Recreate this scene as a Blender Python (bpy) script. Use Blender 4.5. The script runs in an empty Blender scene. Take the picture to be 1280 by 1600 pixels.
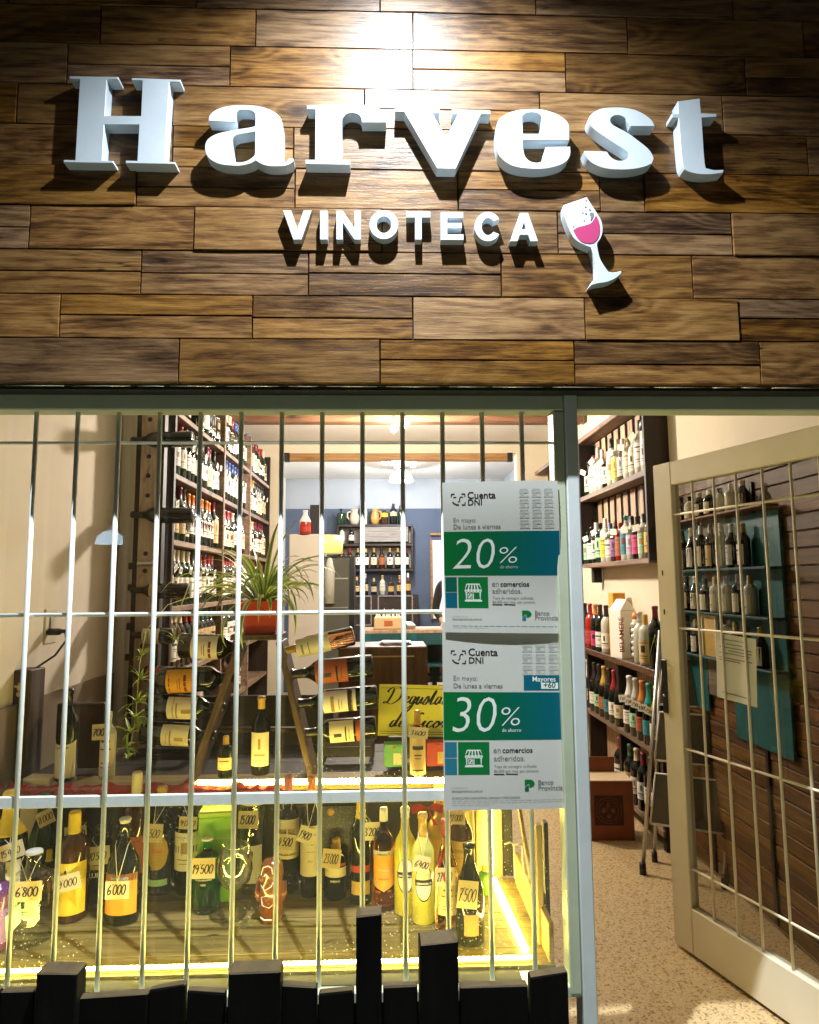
import bpy, bmesh, math, random
from mathutils import Vector, Matrix, Euler
import numpy as np

random.seed(7)
D = bpy.data
SC = bpy.context.scene
COL = SC.collection
PI = math.pi

# ------------------------------------------------------------------ camera
FPX, YAW, PIT, ROL = 1050.0, .0347, .1058, -.0072
CAM = Vector((0, -1.75, 1.33))
_F = Vector((math.sin(YAW)*math.cos(PIT), math.cos(YAW)*math.cos(PIT), math.sin(PIT)))
_R = Vector((math.cos(YAW), -math.sin(YAW), 0))
_U = _R.cross(_F)
R2 = math.cos(ROL)*_R + math.sin(ROL)*_U
U2 = -math.sin(ROL)*_R + math.cos(ROL)*_U
cam = D.cameras.new('camera')
cam.sensor_fit = 'HORIZONTAL'
cam.sensor_width = 36
cam.lens = FPX/1280*36
cam.clip_start = .05
cam.clip_end = 200
co = D.objects.new('camera', cam)
COL.objects.link(co)
M = Matrix((R2, U2, -_F)).transposed().to_4x4()
M.translation = CAM
co.matrix_world = M
SC.camera = co

# ------------------------------------------------------------------ world, exposure
w = D.worlds.new('World')
SC.world = w
w.use_nodes = True
wn = w.node_tree
sky = wn.nodes.new('ShaderNodeTexSky')
sky.sky_type = 'NISHITA'
sky.sun_disc = False
sky.sun_elevation = math.radians(6.0)
sky.sun_rotation = math.radians(200)
wn.links.new(sky.outputs[0], wn.nodes['Background'].inputs[0])
wn.nodes['Background'].inputs[1].default_value = .005
vs = SC.view_settings
vs.view_transform = 'Standard'
vs.look = 'None'
vs.exposure = 0
vs.gamma = 1
vs.use_curve_mapping = False
SC.render.engine = 'CYCLES'
cy = SC.cycles
cy.use_denoising = True
cy.max_bounces = 10
cy.diffuse_bounces = 4
cy.glossy_bounces = 4
cy.transmission_bounces = 10
cy.transparent_max_bounces = 24
cy.caustics_reflective = False
cy.caustics_refractive = False
cy.sample_clamp_indirect = 6

# light levels (W)
P_SIGN, P_FRONT, P_BACK, P_PENDANT, E_LED = 285, 95, 55, 80, 100
C_SIGN = (.86, .94, 1.0)
C_WARM = (1.0, .88, .73)
C_LED = (1.0, .81, .16)


# ------------------------------------------------------------------ pixel -> place at a known depth (1280x1600 photograph)
def ray(px, py):
    return _F + R2*((px-640)/FPX) - U2*((py-800)/FPX)


def aty(px, py, y):
    v = ray(px, py)
    return CAM + v*((y-CAM.y)/v.y)


def atz(px, py, z):
    v = ray(px, py)
    return CAM + v*((z-CAM.z)/v.z)


# ------------------------------------------------------------------ materials
def mat(name, col, rough=.5, metal=0, trans=0, emit=None, es=0, coat=0, ior=1.45, spec=.5, sss=0):
    m = D.materials.new(name)
    m.use_nodes = True
    p = m.node_tree.nodes['Principled BSDF']
    p.inputs['Base Color'].default_value = (*col, 1)
    p.inputs['Roughness'].default_value = rough
    p.inputs['Metallic'].default_value = metal
    p.inputs['Transmission Weight'].default_value = trans
    p.inputs['Coat Weight'].default_value = coat
    p.inputs['IOR'].default_value = ior
    p.inputs['Specular IOR Level'].default_value = spec
    if emit:
        p.inputs['Emission Color'].default_value = (*emit, 1)
        p.inputs['Emission Strength'].default_value = es
    return m


def nn(m, kind, **kw):
    n = m.node_tree.nodes.new(kind)
    for k, v in kw.items():
        setattr(n, k, v)
    return n


def lk(m, a, b):
    m.node_tree.links.new(a, b)


def ramp(m, stops):
    n = nn(m, 'ShaderNodeValToRGB')
    e = n.color_ramp.elements
    while len(e) < len(stops):
        e.new(.5)
    for i, (p, c) in enumerate(stops):
        e[i].position = p
        e[i].color = (*c, 1) if len(c) == 3 else c
    return n


def noisy(name, c1, c2, scale=8, rough=.6, bump=.1, stretch=(1, 1, 1), spec=.5, coat=0, detail=6, bdist=.004):
    """plain surface with soft uneven colour and a little relief"""
    m = mat(name, c1, rough, spec=spec, coat=coat)
    p = m.node_tree.nodes['Principled BSDF']
    tc = nn(m, 'ShaderNodeTexCoord')
    mp = nn(m, 'ShaderNodeMapping')
    mp.inputs['Scale'].default_value = stretch
    lk(m, tc.outputs['Object'], mp.inputs[0])
    no = nn(m, 'ShaderNodeTexNoise')
    no.inputs['Scale'].default_value = scale
    no.inputs['Detail'].default_value = detail
    lk(m, mp.outputs[0], no.inputs[0])
    r = ramp(m, [(.3, c1), (.7, c2)])
    lk(m, no.outputs[0], r.inputs[0])
    lk(m, r.outputs[0], p.inputs['Base Color'])
    rr = nn(m, 'ShaderNodeMapRange')
    rr.inputs[3].default_value = max(0, rough-.12)
    rr.inputs[4].default_value = min(1, rough+.12)
    lk(m, no.outputs[0], rr.inputs[0])
    lk(m, rr.outputs[0], p.inputs['Roughness'])
    if bump:
        b = nn(m, 'ShaderNodeBump')
        b.inputs['Strength'].default_value = bump
        b.inputs['Distance'].default_value = bdist
        no2 = nn(m, 'ShaderNodeTexNoise')
        no2.inputs['Scale'].default_value = scale*6
        no2.inputs['Detail'].default_value = 4
        lk(m, mp.outputs[0], no2.inputs[0])
        lk(m, no2.outputs[0], b.inputs['Height'])
        lk(m, b.outputs[0], p.inputs['Normal'])
    return m


def wood(name, cols, scale=(1.2, 10, 26), rough=.38, coat=.0, knots=True, bump=.5, axis='X', vary=.5):
    """grain runs along local X (or Y/Z); every object gets its own piece of grain"""
    m = mat(name, cols[0], rough, coat=coat)
    p = m.node_tree.nodes['Principled BSDF']
    tc = nn(m, 'ShaderNodeTexCoord')
    oi = nn(m, 'ShaderNodeObjectInfo')
    cmb = nn(m, 'ShaderNodeVectorMath', operation='SCALE')
    cmb.inputs[0].default_value = (31.0, 57.0, 83.0)
    lk(m, oi.outputs['Random'], cmb.inputs['Scale'])
    add = nn(m, 'ShaderNodeVectorMath', operation='ADD')
    lk(m, tc.outputs['Object'], add.inputs[0])
    lk(m, cmb.outputs[0], add.inputs[1])
    mp = nn(m, 'ShaderNodeMapping')
    s = scale
    mp.inputs['Scale'].default_value = {'X': s, 'Y': (s[1], s[0], s[2]), 'Z': (s[1], s[2], s[0])}[axis]
    lk(m, add.outputs[0], mp.inputs[0])
    n1 = nn(m, 'ShaderNodeTexNoise')
    n1.inputs['Scale'].default_value = 1.6
    n1.inputs['Detail'].default_value = 9
    n1.inputs['Roughness'].default_value = .62
    n1.inputs['Distortion'].default_value = .9
    lk(m, mp.outputs[0], n1.inputs[0])
    n2 = nn(m, 'ShaderNodeTexNoise')
    n2.inputs['Scale'].default_value = 9
    n2.inputs['Detail'].default_value = 6
    n2.inputs['Roughness'].default_value = .7
    lk(m, mp.outputs[0], n2.inputs[0])
    mx = nn(m, 'ShaderNodeMath', operation='MULTIPLY_ADD')
    mx.inputs[1].default_value = .38
    lk(m, n2.outputs[0], mx.inputs[0])
    sc = nn(m, 'ShaderNodeMath', operation='MULTIPLY')
    sc.inputs[1].default_value = .66
    lk(m, n1.outputs[0], sc.inputs[0])
    lk(m, sc.outputs[0], mx.inputs[2])
    r = ramp(m, [(.36, cols[0]), (.46, cols[1]), (.55, cols[2]), (.68, cols[3])])
    lk(m, mx.outputs[0], r.inputs[0])
    last = r.outputs[0]
    if knots:
        mp2 = nn(m, 'ShaderNodeMapping')
        k = (2.1, 6, 6.5)
        mp2.inputs['Scale'].default_value = {'X': k, 'Y': (k[1], k[0], k[2]), 'Z': (k[1], k[2], k[0])}[axis]
        lk(m, add.outputs[0], mp2.inputs[0])
        n3 = nn(m, 'ShaderNodeTexNoise')
        n3.inputs['Scale'].default_value = 1.5
        n3.inputs['Detail'].default_value = 5
        n3.inputs['Distortion'].default_value = 2.2
        lk(m, mp2.outputs[0], n3.inputs[0])
        r3 = ramp(m, [(.62, (0, 0, 0)), (.74, (1, 1, 1))])
        lk(m, n3.outputs[0], r3.inputs[0])
        mk = nn(m, 'ShaderNodeMix', data_type='RGBA')
        lk(m, r3.outputs[0], mk.inputs['Factor'])
        lk(m, last, mk.inputs['A'])
        mk.inputs['B'].default_value = (*[c*.35 for c in cols[0]], 1)
        last = mk.outputs['Result']
    hs = nn(m, 'ShaderNodeHueSaturation')
    mr = nn(m, 'ShaderNodeMapRange')
    mr.inputs[3].default_value = 1-vary
    mr.inputs[4].default_value = 1+vary*.75
    lk(m, oi.outputs['Random'], mr.inputs[0])
    lk(m, mr.outputs[0], hs.inputs['Value'])
    fr = nn(m, 'ShaderNodeMath', operation='FRACT')
    f2 = nn(m, 'ShaderNodeMath', operation='MULTIPLY')
    f2.inputs[1].default_value = 7.31
    lk(m, oi.outputs['Random'], f2.inputs[0])
    lk(m, f2.outputs[0], fr.inputs[0])
    mr2 = nn(m, 'ShaderNodeMapRange')
    mr2.inputs[3].default_value = .488
    mr2.inputs[4].default_value = .508
    lk(m, fr.outputs[0], mr2.inputs[0])
    lk(m, mr2.outputs[0], hs.inputs['Hue'])
    lk(m, last, hs.inputs['Color'])
    lk(m, hs.outputs[0], p.inputs['Base Color'])
    rr = nn(m, 'ShaderNodeMapRange')
    rr.inputs[3].default_value = rough-.1
    rr.inputs[4].default_value = rough+.16
    lk(m, n2.outputs[0], rr.inputs[0])
    lk(m, rr.outputs[0], p.inputs['Roughness'])
    b = nn(m, 'ShaderNodeBump')
    b.inputs['Strength'].default_value = bump
    b.inputs['Distance'].default_value = .003
    lk(m, mx.outputs[0], b.inputs['Height'])
    lk(m, b.outputs[0], p.inputs['Normal'])
    return m




def plank_wood(name):
    """weathered, varnished reclaimed boards: bent grain lines, knots, stains and scuffs, different on every board"""
    m = mat(name, (.2, .1, .03), .3, coat=.22)
    p = m.node_tree.nodes['Principled BSDF']
    p.inputs['Coat Roughness'].default_value = .22
    tc, oi = nn(m, 'ShaderNodeTexCoord'), nn(m, 'ShaderNodeObjectInfo')
    of = nn(m, 'ShaderNodeVectorMath', operation='SCALE')
    of.inputs[0].default_value = (31.0, 57.0, 83.0)
    lk(m, oi.outputs['Random'], of.inputs['Scale'])
    ad = nn(m, 'ShaderNodeVectorMath', operation='ADD')
    lk(m, tc.outputs['Object'], ad.inputs[0])
    lk(m, of.outputs[0], ad.inputs[1])

    def noise(sc_, scale=1, detail=4, rough=.6, dist=0):
        mp = nn(m, 'ShaderNodeMapping')
        mp.inputs['Scale'].default_value = sc_
        lk(m, ad.outputs[0], mp.inputs[0])
        n = nn(m, 'ShaderNodeTexNoise')
        n.inputs['Scale'].default_value = scale
        n.inputs['Detail'].default_value = detail
        n.inputs['Roughness'].default_value = rough
        n.inputs['Distortion'].default_value = dist
        lk(m, mp.outputs[0], n.inputs[0])
        return n.outputs[0]

    def mth(op, a, b, c=None):
        n = nn(m, 'ShaderNodeMath', operation=op)
        for i_, v in enumerate((a, b, c)):
            if v is None:
                continue
            if isinstance(v, (int, float)):
                n.inputs[i_].default_value = v
            else:
                lk(m, v, n.inputs[i_])
        return n.outputs[0]
    sep = nn(m, 'ShaderNodeSeparateXYZ')
    lk(m, ad.outputs[0], sep.inputs[0])
    bend = noise((2.2, 5, 7), 1, 3, .5, .6)
    mid = noise((5.5, 20, 52), 1, 8, .68, 1.0)
    fine = noise((9, 40, 150), 1, 7, .75)
    blot = noise((3.0, 6, 9), 1, 4, .6, .8)
    # knots
    mpk = nn(m, 'ShaderNodeMapping')
    mpk.inputs['Scale'].default_value = (2.3, 3, 6.0)
    lk(m, ad.outputs[0], mpk.inputs[0])
    vk = nn(m, 'ShaderNodeTexVoronoi')
    vk.inputs['Scale'].default_value = 1
    lk(m, mpk.outputs[0], vk.inputs['Vector'])
    kn = nn(m, 'ShaderNodeMapRange')
    kn.interpolation_type = 'SMOOTHSTEP'
    kn.inputs[1].default_value = .30
    kn.inputs[2].default_value = .02
    lk(m, vk.outputs['Distance'], kn.inputs[0])
    knot = kn.outputs[0]
    phase = mth('MULTIPLY_ADD', bend, 34, mth('MULTIPLY', sep.outputs[2], 160))
    phase = mth('MULTIPLY_ADD', knot, 16, phase)
    ring = mth('MULTIPLY_ADD', mth('SINE', phase, 0), .5, .5)
    v = mth('MULTIPLY', mid, .36)
    v = mth('MULTIPLY_ADD', ring, .08, v)
    v = mth('MULTIPLY_ADD', fine, .56, v)
    v = mth('MULTIPLY_ADD', mth('SUBTRACT', blot, .5), .40, v)
    v = mth('MULTIPLY_ADD', mth('SUBTRACT', oi.outputs['Random'], .5), .09, v)
    r = ramp(m, [(.30, (.016, .007, .0025)), (.41, (.08, .036, .008)), (.49, (.165, .08, .017)), (.59, (.26, .14, .033)), (.74, (.37, .225, .07))])
    lk(m, v, r.inputs[0])
    # long drying cracks
    ck = noise((2.2, 14, 42), 1, 3, .5, .4)
    crk = nn(m, 'ShaderNodeMapRange')
    crk.inputs[1].default_value = .012
    crk.inputs[2].default_value = .003
    lk(m, mth('ABSOLUTE', mth('SUBTRACT', ck, .5), 0), crk.inputs[0])
    cr2 = nn(m, 'ShaderNodeMapRange')
    cr2.inputs[1].default_value = .52
    cr2.inputs[2].default_value = .66
    lk(m, noise((4, 8, 8), 1, 2), cr2.inputs[0])
    crack = mth('MULTIPLY', crk.outputs[0], cr2.outputs[0])
    mk = nn(m, 'ShaderNodeMix', data_type='RGBA')
    kp = mth('MAXIMUM', mth('MULTIPLY', mth('POWER', knot, 3), .9), mth('MULTIPLY', crack, .95))
    lk(m, kp, mk.inputs['Factor'])
    lk(m, r.outputs[0], mk.inputs['A'])
    mk.inputs['B'].default_value = (.014, .006, .003, 1)
    # pale scuffs and nail specks
    scu = noise((14, 30, 60), 1, 6, .75)
    rs_ = ramp(m, [(.66, (0, 0, 0)), (.74, (.55, .55, .55))])
    lk(m, scu, rs_.inputs[0])
    ms = nn(m, 'ShaderNodeMix', data_type='RGBA')
    lk(m, rs_.outputs[0], ms.inputs['Factor'])
    lk(m, mk.outputs['Result'], ms.inputs['A'])
    ms.inputs['B'].default_value = (.36, .27, .16, 1)
    hs = nn(m, 'ShaderNodeHueSaturation')
    fr = mth('FRACT', mth('MULTIPLY', oi.outputs['Random'], 7.31), 0)
    mr = nn(m, 'ShaderNodeMapRange')
    mr.inputs[3].default_value = .80
    mr.inputs[4].default_value = 1.06
    hs.inputs['Hue'].default_value = .493
    lk(m, fr, mr.inputs[0])
    lk(m, mr.outputs[0], hs.inputs['Saturation'])
    mr2 = nn(m, 'ShaderNodeMapRange')
    mr2.inputs[3].default_value = .8
    mr2.inputs[4].default_value = 1.3
    lk(m, mth('FRACT', mth('MULTIPLY', oi.outputs['Random'], 13.7), 0), mr2.inputs[0])
    lk(m, mr2.outputs[0], hs.inputs['Value'])
    lk(m, ms.outputs['Result'], hs.inputs['Color'])
    lk(m, hs.outputs[0], p.inputs['Base Color'])
    rr = nn(m, 'ShaderNodeMapRange')
    rr.inputs[3].default_value = .22
    rr.inputs[4].default_value = .5
    lk(m, blot, rr.inputs[0])
    lk(m, rr.outputs[0], p.inputs['Roughness'])
    b = nn(m, 'ShaderNodeBump')
    b.inputs['Strength'].default_value = .55
    b.inputs['Distance'].default_value = .0035
    lk(m, v, b.inputs['Height'])
    lk(m, b.outputs[0], p.inputs['Normal'])
    return m


WOOD_SIGN = plank_wood('varnished_reclaimed_wood')
WOOD_DARK = wood('dark_stained_wood', [(.004, .002, .001), (.010, .005, .003), (.018, .009, .005), (.032, .018, .010)], rough=.5, knots=False, axis='Y', vary=.3)
WOOD_DARKZ = wood('dark_stained_upright_wood', [(.004, .002, .001), (.010, .005, .003), (.018, .009, .005), (.032, .018, .010)], rough=.5, knots=False, axis='Z', vary=.3)
WOOD_SHELF = wood('brown_shelf_wood', [(.06, .035, .02), (.13, .08, .05), (.2, .13, .085), (.27, .19, .13)], rough=.55, axis='Y', vary=.25)
WOOD_FLOOR = wood('worn_display_boards', [(.06, .042, .011), (.13, .092, .024), (.20, .145, .04), (.27, .2, .065)], rough=.5, vary=.2)
WOOD_BEAM = wood('honey_beam_wood', [(.14, .06, .02), (.28, .13, .04), (.36, .18, .06), (.45, .25, .1)], rough=.5, vary=.15)
WOOD_SLAT = wood('brown_slat_wood', [(.045, .017, .003), (.10, .04, .007), (.16, .07, .013), (.23, .115, .026)], rough=.55, axis='Y', vary=.35)
WOOD_PALE = wood('pale_slat_wood', [(.2, .12, .06), (.32, .21, .12), (.42, .29, .18), (.5, .37, .24)], rough=.6, axis='Z', vary=.2)
BLACKWOOD = wood('charred_black_boards', [(.001, .0009, .0008), (.002, .0018, .0015), (.003, .0026, .002), (.005, .004, .003)], rough=.85, knots=False, axis='Z', vary=.3)
BLACKWOOD.node_tree.nodes['Principled BSDF'].inputs['Specular IOR Level'].default_value = .12
RACKWOOD = wood('dark_rack_wood', [(.02, .011, .006), (.05, .028, .014), (.085, .05, .026), (.12, .075, .04)], rough=.55, axis='Z', vary=.2)
WHITE_SIGN = noisy('white_foam_lettering', (.66, .74, .80), (.60, .68, .74), 14, .45, .06)
FRAME = noisy('pale_grey_green_paint', (.47, .52, .36), (.53, .57, .42), 9, .42, .12)
POST = noisy('pale_grey_blue_paint', (.58, .62, .62), (.66, .69, .68), 9, .42, .12)
BARPAINT = noisy('grey_white_bar_paint', (.72, .75, .70), (.80, .83, .78), 30, .4, .12)
DOORPAINT = noisy('cream_door_paint', (.64, .56, .40), (.70, .62, .46), 5, .45, .1)
PLASTER = noisy('warm_cream_plaster', (.62, .55, .46), (.68, .61, .52), 3, .85, .25)
PLASTER_R = noisy('cream_plaster', (.62, .54, .40), (.68, .6, .46), 3, .85, .25)
CEIL = noisy('white_ceiling_paint', (.72, .70, .66), (.76, .74, .7), 3, .85, .15)
GREYWALL = noisy('grey_blue_plaster', (.34, .37, .41), (.39, .42, .46), 2.5, .8, .15)
BLUEWALL = noisy('slate_blue_paint', (.06, .085, .14), (.08, .105, .165), 4, .7, .2)
TEAL = noisy('teal_painted_board', (.004, .085, .095), (.008, .11, .12), 6, .5, .1)
TEALD = noisy('dark_teal_paint', (.006, .05, .055), (.01, .065, .07), 6, .5, .1)
PAVE = noisy('pale_pavement', (.24, .26, .19), (.30, .32, .25), 6, .8, .3)
SOFFIT = noisy('black_soffit', (.012, .012, .011), (.02, .02, .018), 6, .8, .1)
PAPER = noisy('printed_paper', (.58, .57, .52), (.62, .61, .56), 3, .42, .05)
CARD = noisy('kraft_tag_card', (.58, .47, .27), (.64, .53, .32), 20, .8, .1)
CARDS = [CARD, noisy('pale_kraft_tag_card', (.62, .54, .36), (.70, .62, .43), 25, .8, .1), noisy('brownish_kraft_tag_card', (.48, .37, .20), (.54, .43, .25), 25, .8, .1)]
WHITECARD = noisy('white_tag_card', (.78, .74, .66), (.72, .68, .6), 20, .8, .05)
INK = mat('black_ink', (.01, .01, .012), .6)
GREYINK = mat('grey_ink', (.20, .20, .19), .6)
FADEINK = mat('faded_grey_ink', (.46, .46, .42), .6)
WHITEINK = mat('white_ink', (.80, .82, .76), .5)
GREEN_P = mat('green_ink', (.0, .17, .035), .4)
TEAL_P = mat('teal_ink', (.0, .12, .18), .4)
SKY_P = mat('light_teal_ink', (.02, .19, .26), .4)
DKGREEN_P = mat('dark_green_ink', (.0, .11, .07), .4)
CHROME = mat('polished_metal', (.75, .75, .76), .22, 1)
STEEL = mat('brushed_aluminium', (.5, .48, .45), .4, 1)
BLACKP = mat('black_plastic', (.012, .012, .013), .4)
STRING = mat('white_string', (.78, .74, .62), .8)
RED_RIB = mat('red_crepe_paper', (.34, .010, .006), .6)
LEDCARD = mat('led_tape', (.7, .65, .5), .5)
LED = mat('led_diode', (1, 1, 1), .5, emit=C_LED, es=E_LED)
BULB = mat('warm_bulb', (1, 1, 1), .5, emit=C_WARM, es=25)
PENDM = mat('white_pendant_glass', (.9, .92, .95), .4, emit=(.9, .95, 1), es=5)
POT = noisy('red_orange_plastic_pot', (.42, .035, .012), (.48, .05, .016), 8, .35, .05)
LEAFG = mat('leaf_green', (.18, .34, .05), .4)
LEAFC = mat('leaf_cream_edge', (.66, .70, .30), .4)
LEAFY = mat('young_leaf_green', (.36, .46, .05), .45)
SOIL = mat('potting_soil', (.02, .014, .01), .9)
# glass
GL_DARK = mat('dark_bottle_glass', (.006, .008, .006), .06, coat=.3)
GL_GREEN = mat('deep_green_bottle_glass', (.008, .03, .012), .06, coat=.3)
GL_BROWN = mat('brown_bottle_glass', (.045, .014, .004), .06, coat=.3)
GL_CLEAR = None
GL_ABS = mat('green_liquor_glass', (.02, .62, .28), .02, trans=1)
GL_AMBER = mat('amber_liquor_glass', (.85, .22, .04), .02, trans=1)
GL_ROSE = mat('rose_liquor_glass', (.85, .45, .22), .02, trans=1)
GL_LEMON = mat('lemon_liquor', (.62, .55, .035), .16, coat=.4)
GL_LEMON2 = mat('pale_lemon_liquor', (.58, .56, .12), .16, coat=.4)
GL_PALE = mat('pale_bottle_glass', (.5, .5, .42), .1, coat=.3)
GL_PURPLE = mat('purple_bottle', (.12, .03, .13), .2, coat=.3)
BROWNCER = mat('brown_glazed_ceramic', (.17, .045, .012), .15, coat=.6)
WHITELINE = mat('white_glaze_line', (.75, .7, .6), .4)


def pcol(name, c, r=.5):
    return mat(name, c, r)


LBL = {k: pcol(k + '_label_paper', c, .6) for k, c in dict(
    cream=(.70, .62, .44), white=(.78, .74, .66), yellow=(.72, .52, .03), orange=(.70, .33, .03), gold=(.52, .33, .08),
    red=(.40, .03, .02), black=(.02, .02, .02), green=(.12, .35, .12), mint=(.35, .62, .40), teal=(.02, .22, .27),
    pink=(.62, .04, .18), purple=(.2, .1, .3), blue=(.04, .07, .25), rust=(.38, .09, .03), orange_red=(.7, .12, .03),
    tan=(.55, .40, .20), silver=(.5, .5, .48), lilac=(.5, .42, .6)).items()}
CAP = {k: mat(k + '_capsule_foil', c, .35, coat=.2) for k, c in dict(
    red=(.30, .015, .02), black=(.015, .014, .014), cream=(.70, .62, .45), gold=(.5, .3, .06), orange=(.62, .2, .03),
    yellow=(.72, .52, .03), pink=(.42, .1, .12), green=(.03, .12, .05), white=(.75, .73, .68), blue=(.04, .08, .25),
    wine=(.16, .01, .03), teal=(.02, .25, .28), silver=(.5, .5, .48)).items()}
BOXG = mat('lime_green_carton', (.22, .50, .03), .4)
BOXGL = mat('lime_green_carton_lid', (.42, .62, .06), .4)

# window pane: thin clear glass with dust and splashes, thickened low down to add haze round the light strips
GLASS = D.materials.new('dusty_window_glass')
GLASS.use_nodes = True
_n = GLASS.node_tree.nodes
_n.remove(_n['Principled BSDF'])
_tr = nn(GLASS, 'ShaderNodeBsdfTransparent')
_gl = nn(GLASS, 'ShaderNodeBsdfGlossy')
_gl.inputs['Roughness'].default_value = .01
_fr = nn(GLASS, 'ShaderNodeFresnel')
_fr.inputs[0].default_value = 1.42
_m1 = nn(GLASS, 'ShaderNodeMixShader')
_ge = nn(GLASS, 'ShaderNodeNewGeometry')
_inv = nn(GLASS, 'ShaderNodeMath', operation='SUBTRACT')
_inv.inputs[0].default_value = 1
lk(GLASS, _ge.outputs['Backfacing'], _inv.inputs[1])
_fm = nn(GLASS, 'ShaderNodeMath', operation='MULTIPLY')
lk(GLASS, _inv.outputs[0], _fm.inputs[0])
lk(GLASS, _fr.outputs[0], _fm.inputs[1])
lk(GLASS, _fm.outputs[0], _m1.inputs[0])
lk(GLASS, _tr.outputs[0], _m1.inputs[1])
lk(GLASS, _gl.outputs[0], _m1.inputs[2])
_df = nn(GLASS, 'ShaderNodeBsdfDiffuse')
_tl = nn(GLASS, 'ShaderNodeBsdfTranslucent')
for q in (_df, _tl):
    q.inputs[0].default_value = (.8, .8, .75, 1)
_m2 = nn(GLASS, 'ShaderNodeMixShader')
_m2.inputs[0].default_value = .6
lk(GLASS, _df.outputs[0], _m2.inputs[1])
lk(GLASS, _tl.outputs[0], _m2.inputs[2])
_tc = nn(GLASS, 'ShaderNodeTexCoord')
_v = nn(GLASS, 'ShaderNodeTexVoronoi')
_v.inputs['Scale'].default_value = 95
lk(GLASS, _tc.outputs['Object'], _v.inputs['Vector'])
_vr = ramp(GLASS, [(.10, (1, 1, 1)), (.2, (0, 0, 0))])
lk(GLASS, _v.outputs['Distance'], _vr.inputs[0])
_nz = nn(GLASS, 'ShaderNodeTexNoise')
_nz.inputs['Scale'].default_value = 5
_nz.inputs['Detail'].default_value = 7
lk(GLASS, _tc.outputs['Object'], _nz.inputs['Vector'])
_nr = ramp(GLASS, [(.45, (0, 0, 0)), (.72, (1, 1, 1))])
lk(GLASS, _nz.outputs[0], _nr.inputs[0])
_mm = nn(GLASS, 'ShaderNodeMath', operation='MULTIPLY')
lk(GLASS, _vr.outputs[0], _mm.inputs[0])
lk(GLASS, _nr.outputs[0], _mm.inputs[1])
_sp = nn(GLASS, 'ShaderNodeMath', operation='MULTIPLY_ADD')
_sep = nn(GLASS, 'ShaderNodeSeparateXYZ')
lk(GLASS, _tc.outputs['Object'], _sep.inputs[0])
_low = nn(GLASS, 'ShaderNodeMapRange')
_low.interpolation_type = 'SMOOTHSTEP'
_low.inputs[1].default_value = .78
_low.inputs[2].default_value = .25
lk(GLASS, _sep.outputs['Z'], _low.inputs[0])
_mm2 = nn(GLASS, 'ShaderNodeMath', operation='MULTIPLY')
_lo2 = nn(GLASS, 'ShaderNodeMath', operation='MULTIPLY_ADD')
_lo2.inputs[1].default_value = 1.0
_lo2.inputs[2].default_value = .06
lk(GLASS, _low.outputs[0], _lo2.inputs[0])
lk(GLASS, _mm.outputs[0], _mm2.inputs[0])
lk(GLASS, _lo2.outputs[0], _mm2.inputs[1])
_sp.inputs[1].default_value = 1.0
lk(GLASS, _mm2.outputs[0], _sp.inputs[0])
_film = nn(GLASS, 'ShaderNodeMath', operation='MULTIPLY_ADD')
_film.inputs[1].default_value = .02
_film.inputs[2].default_value = .002
lk(GLASS, _nz.outputs[0], _film.inputs[0])
_fl2 = nn(GLASS, 'ShaderNodeMath', operation='MULTIPLY')
_lo3 = nn(GLASS, 'ShaderNodeMath', operation='MULTIPLY_ADD')
_lo3.inputs[1].default_value = 1.3
_lo3.inputs[2].default_value = .12
lk(GLASS, _low.outputs[0], _lo3.inputs[0])
lk(GLASS, _film.outputs[0], _fl2.inputs[0])
lk(GLASS, _lo3.outputs[0], _fl2.inputs[1])
lk(GLASS, _fl2.outputs[0], _sp.inputs[2])
_m3 = nn(GLASS, 'ShaderNodeMixShader')
lk(GLASS, _sp.outputs[0], _m3.inputs[0])
lk(GLASS, _m1.outputs[0], _m3.inputs[1])
lk(GLASS, _m2.outputs[0], _m3.inputs[2])
lk(GLASS, _m3.outputs[0], _n['Material Output'].inputs[0])

def thin_glass(name, tint, refl=.6, rough=.015):
    m = D.materials.new(name)
    m.use_nodes = True
    n = m.node_tree.nodes
    n.remove(n['Principled BSDF'])
    tr = nn(m, 'ShaderNodeBsdfTransparent')
    tr.inputs[0].default_value = (*tint, 1)
    gl = nn(m, 'ShaderNodeBsdfGlossy')
    gl.inputs['Roughness'].default_value = rough
    lw = nn(m, 'ShaderNodeLayerWeight')
    lw.inputs[0].default_value = .28
    mu = nn(m, 'ShaderNodeMath', operation='MULTIPLY_ADD')
    mu.inputs[1].default_value = refl
    mu.inputs[2].default_value = .04
    mi = nn(m, 'ShaderNodeMixShader')
    lk(m, lw.outputs['Facing'], mu.inputs[0])
    lk(m, mu.outputs[0], mi.inputs[0])
    lk(m, tr.outputs[0], mi.inputs[1])
    lk(m, gl.outputs[0], mi.inputs[2])
    lk(m, mi.outputs[0], n['Material Output'].inputs[0])
    return m


GL_CLEAR = thin_glass('clear_bottle_glass', (.90, .93, .90))
GL_GLASS = thin_glass('wine_glass_crystal', (.93, .95, .92), 1.0, .03)
DOORGLASS = D.materials.new('door_glass')
DOORGLASS.use_nodes = True
_n = DOORGLASS.node_tree.nodes
_n.remove(_n['Principled BSDF'])
_tr = nn(DOORGLASS, 'ShaderNodeBsdfTransparent')
_tr.inputs[0].default_value = (.80, .80, .77, 1)
_gl = nn(DOORGLASS, 'ShaderNodeBsdfGlossy')
_gl.inputs['Roughness'].default_value = .015
_fr = nn(DOORGLASS, 'ShaderNodeFresnel')
_fr.inputs[0].default_value = 1.5
_m1 = nn(DOORGLASS, 'ShaderNodeMixShader')
_ge = nn(DOORGLASS, 'ShaderNodeNewGeometry')
_inv = nn(DOORGLASS, 'ShaderNodeMath', operation='SUBTRACT')
_inv.inputs[0].default_value = 1
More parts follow.
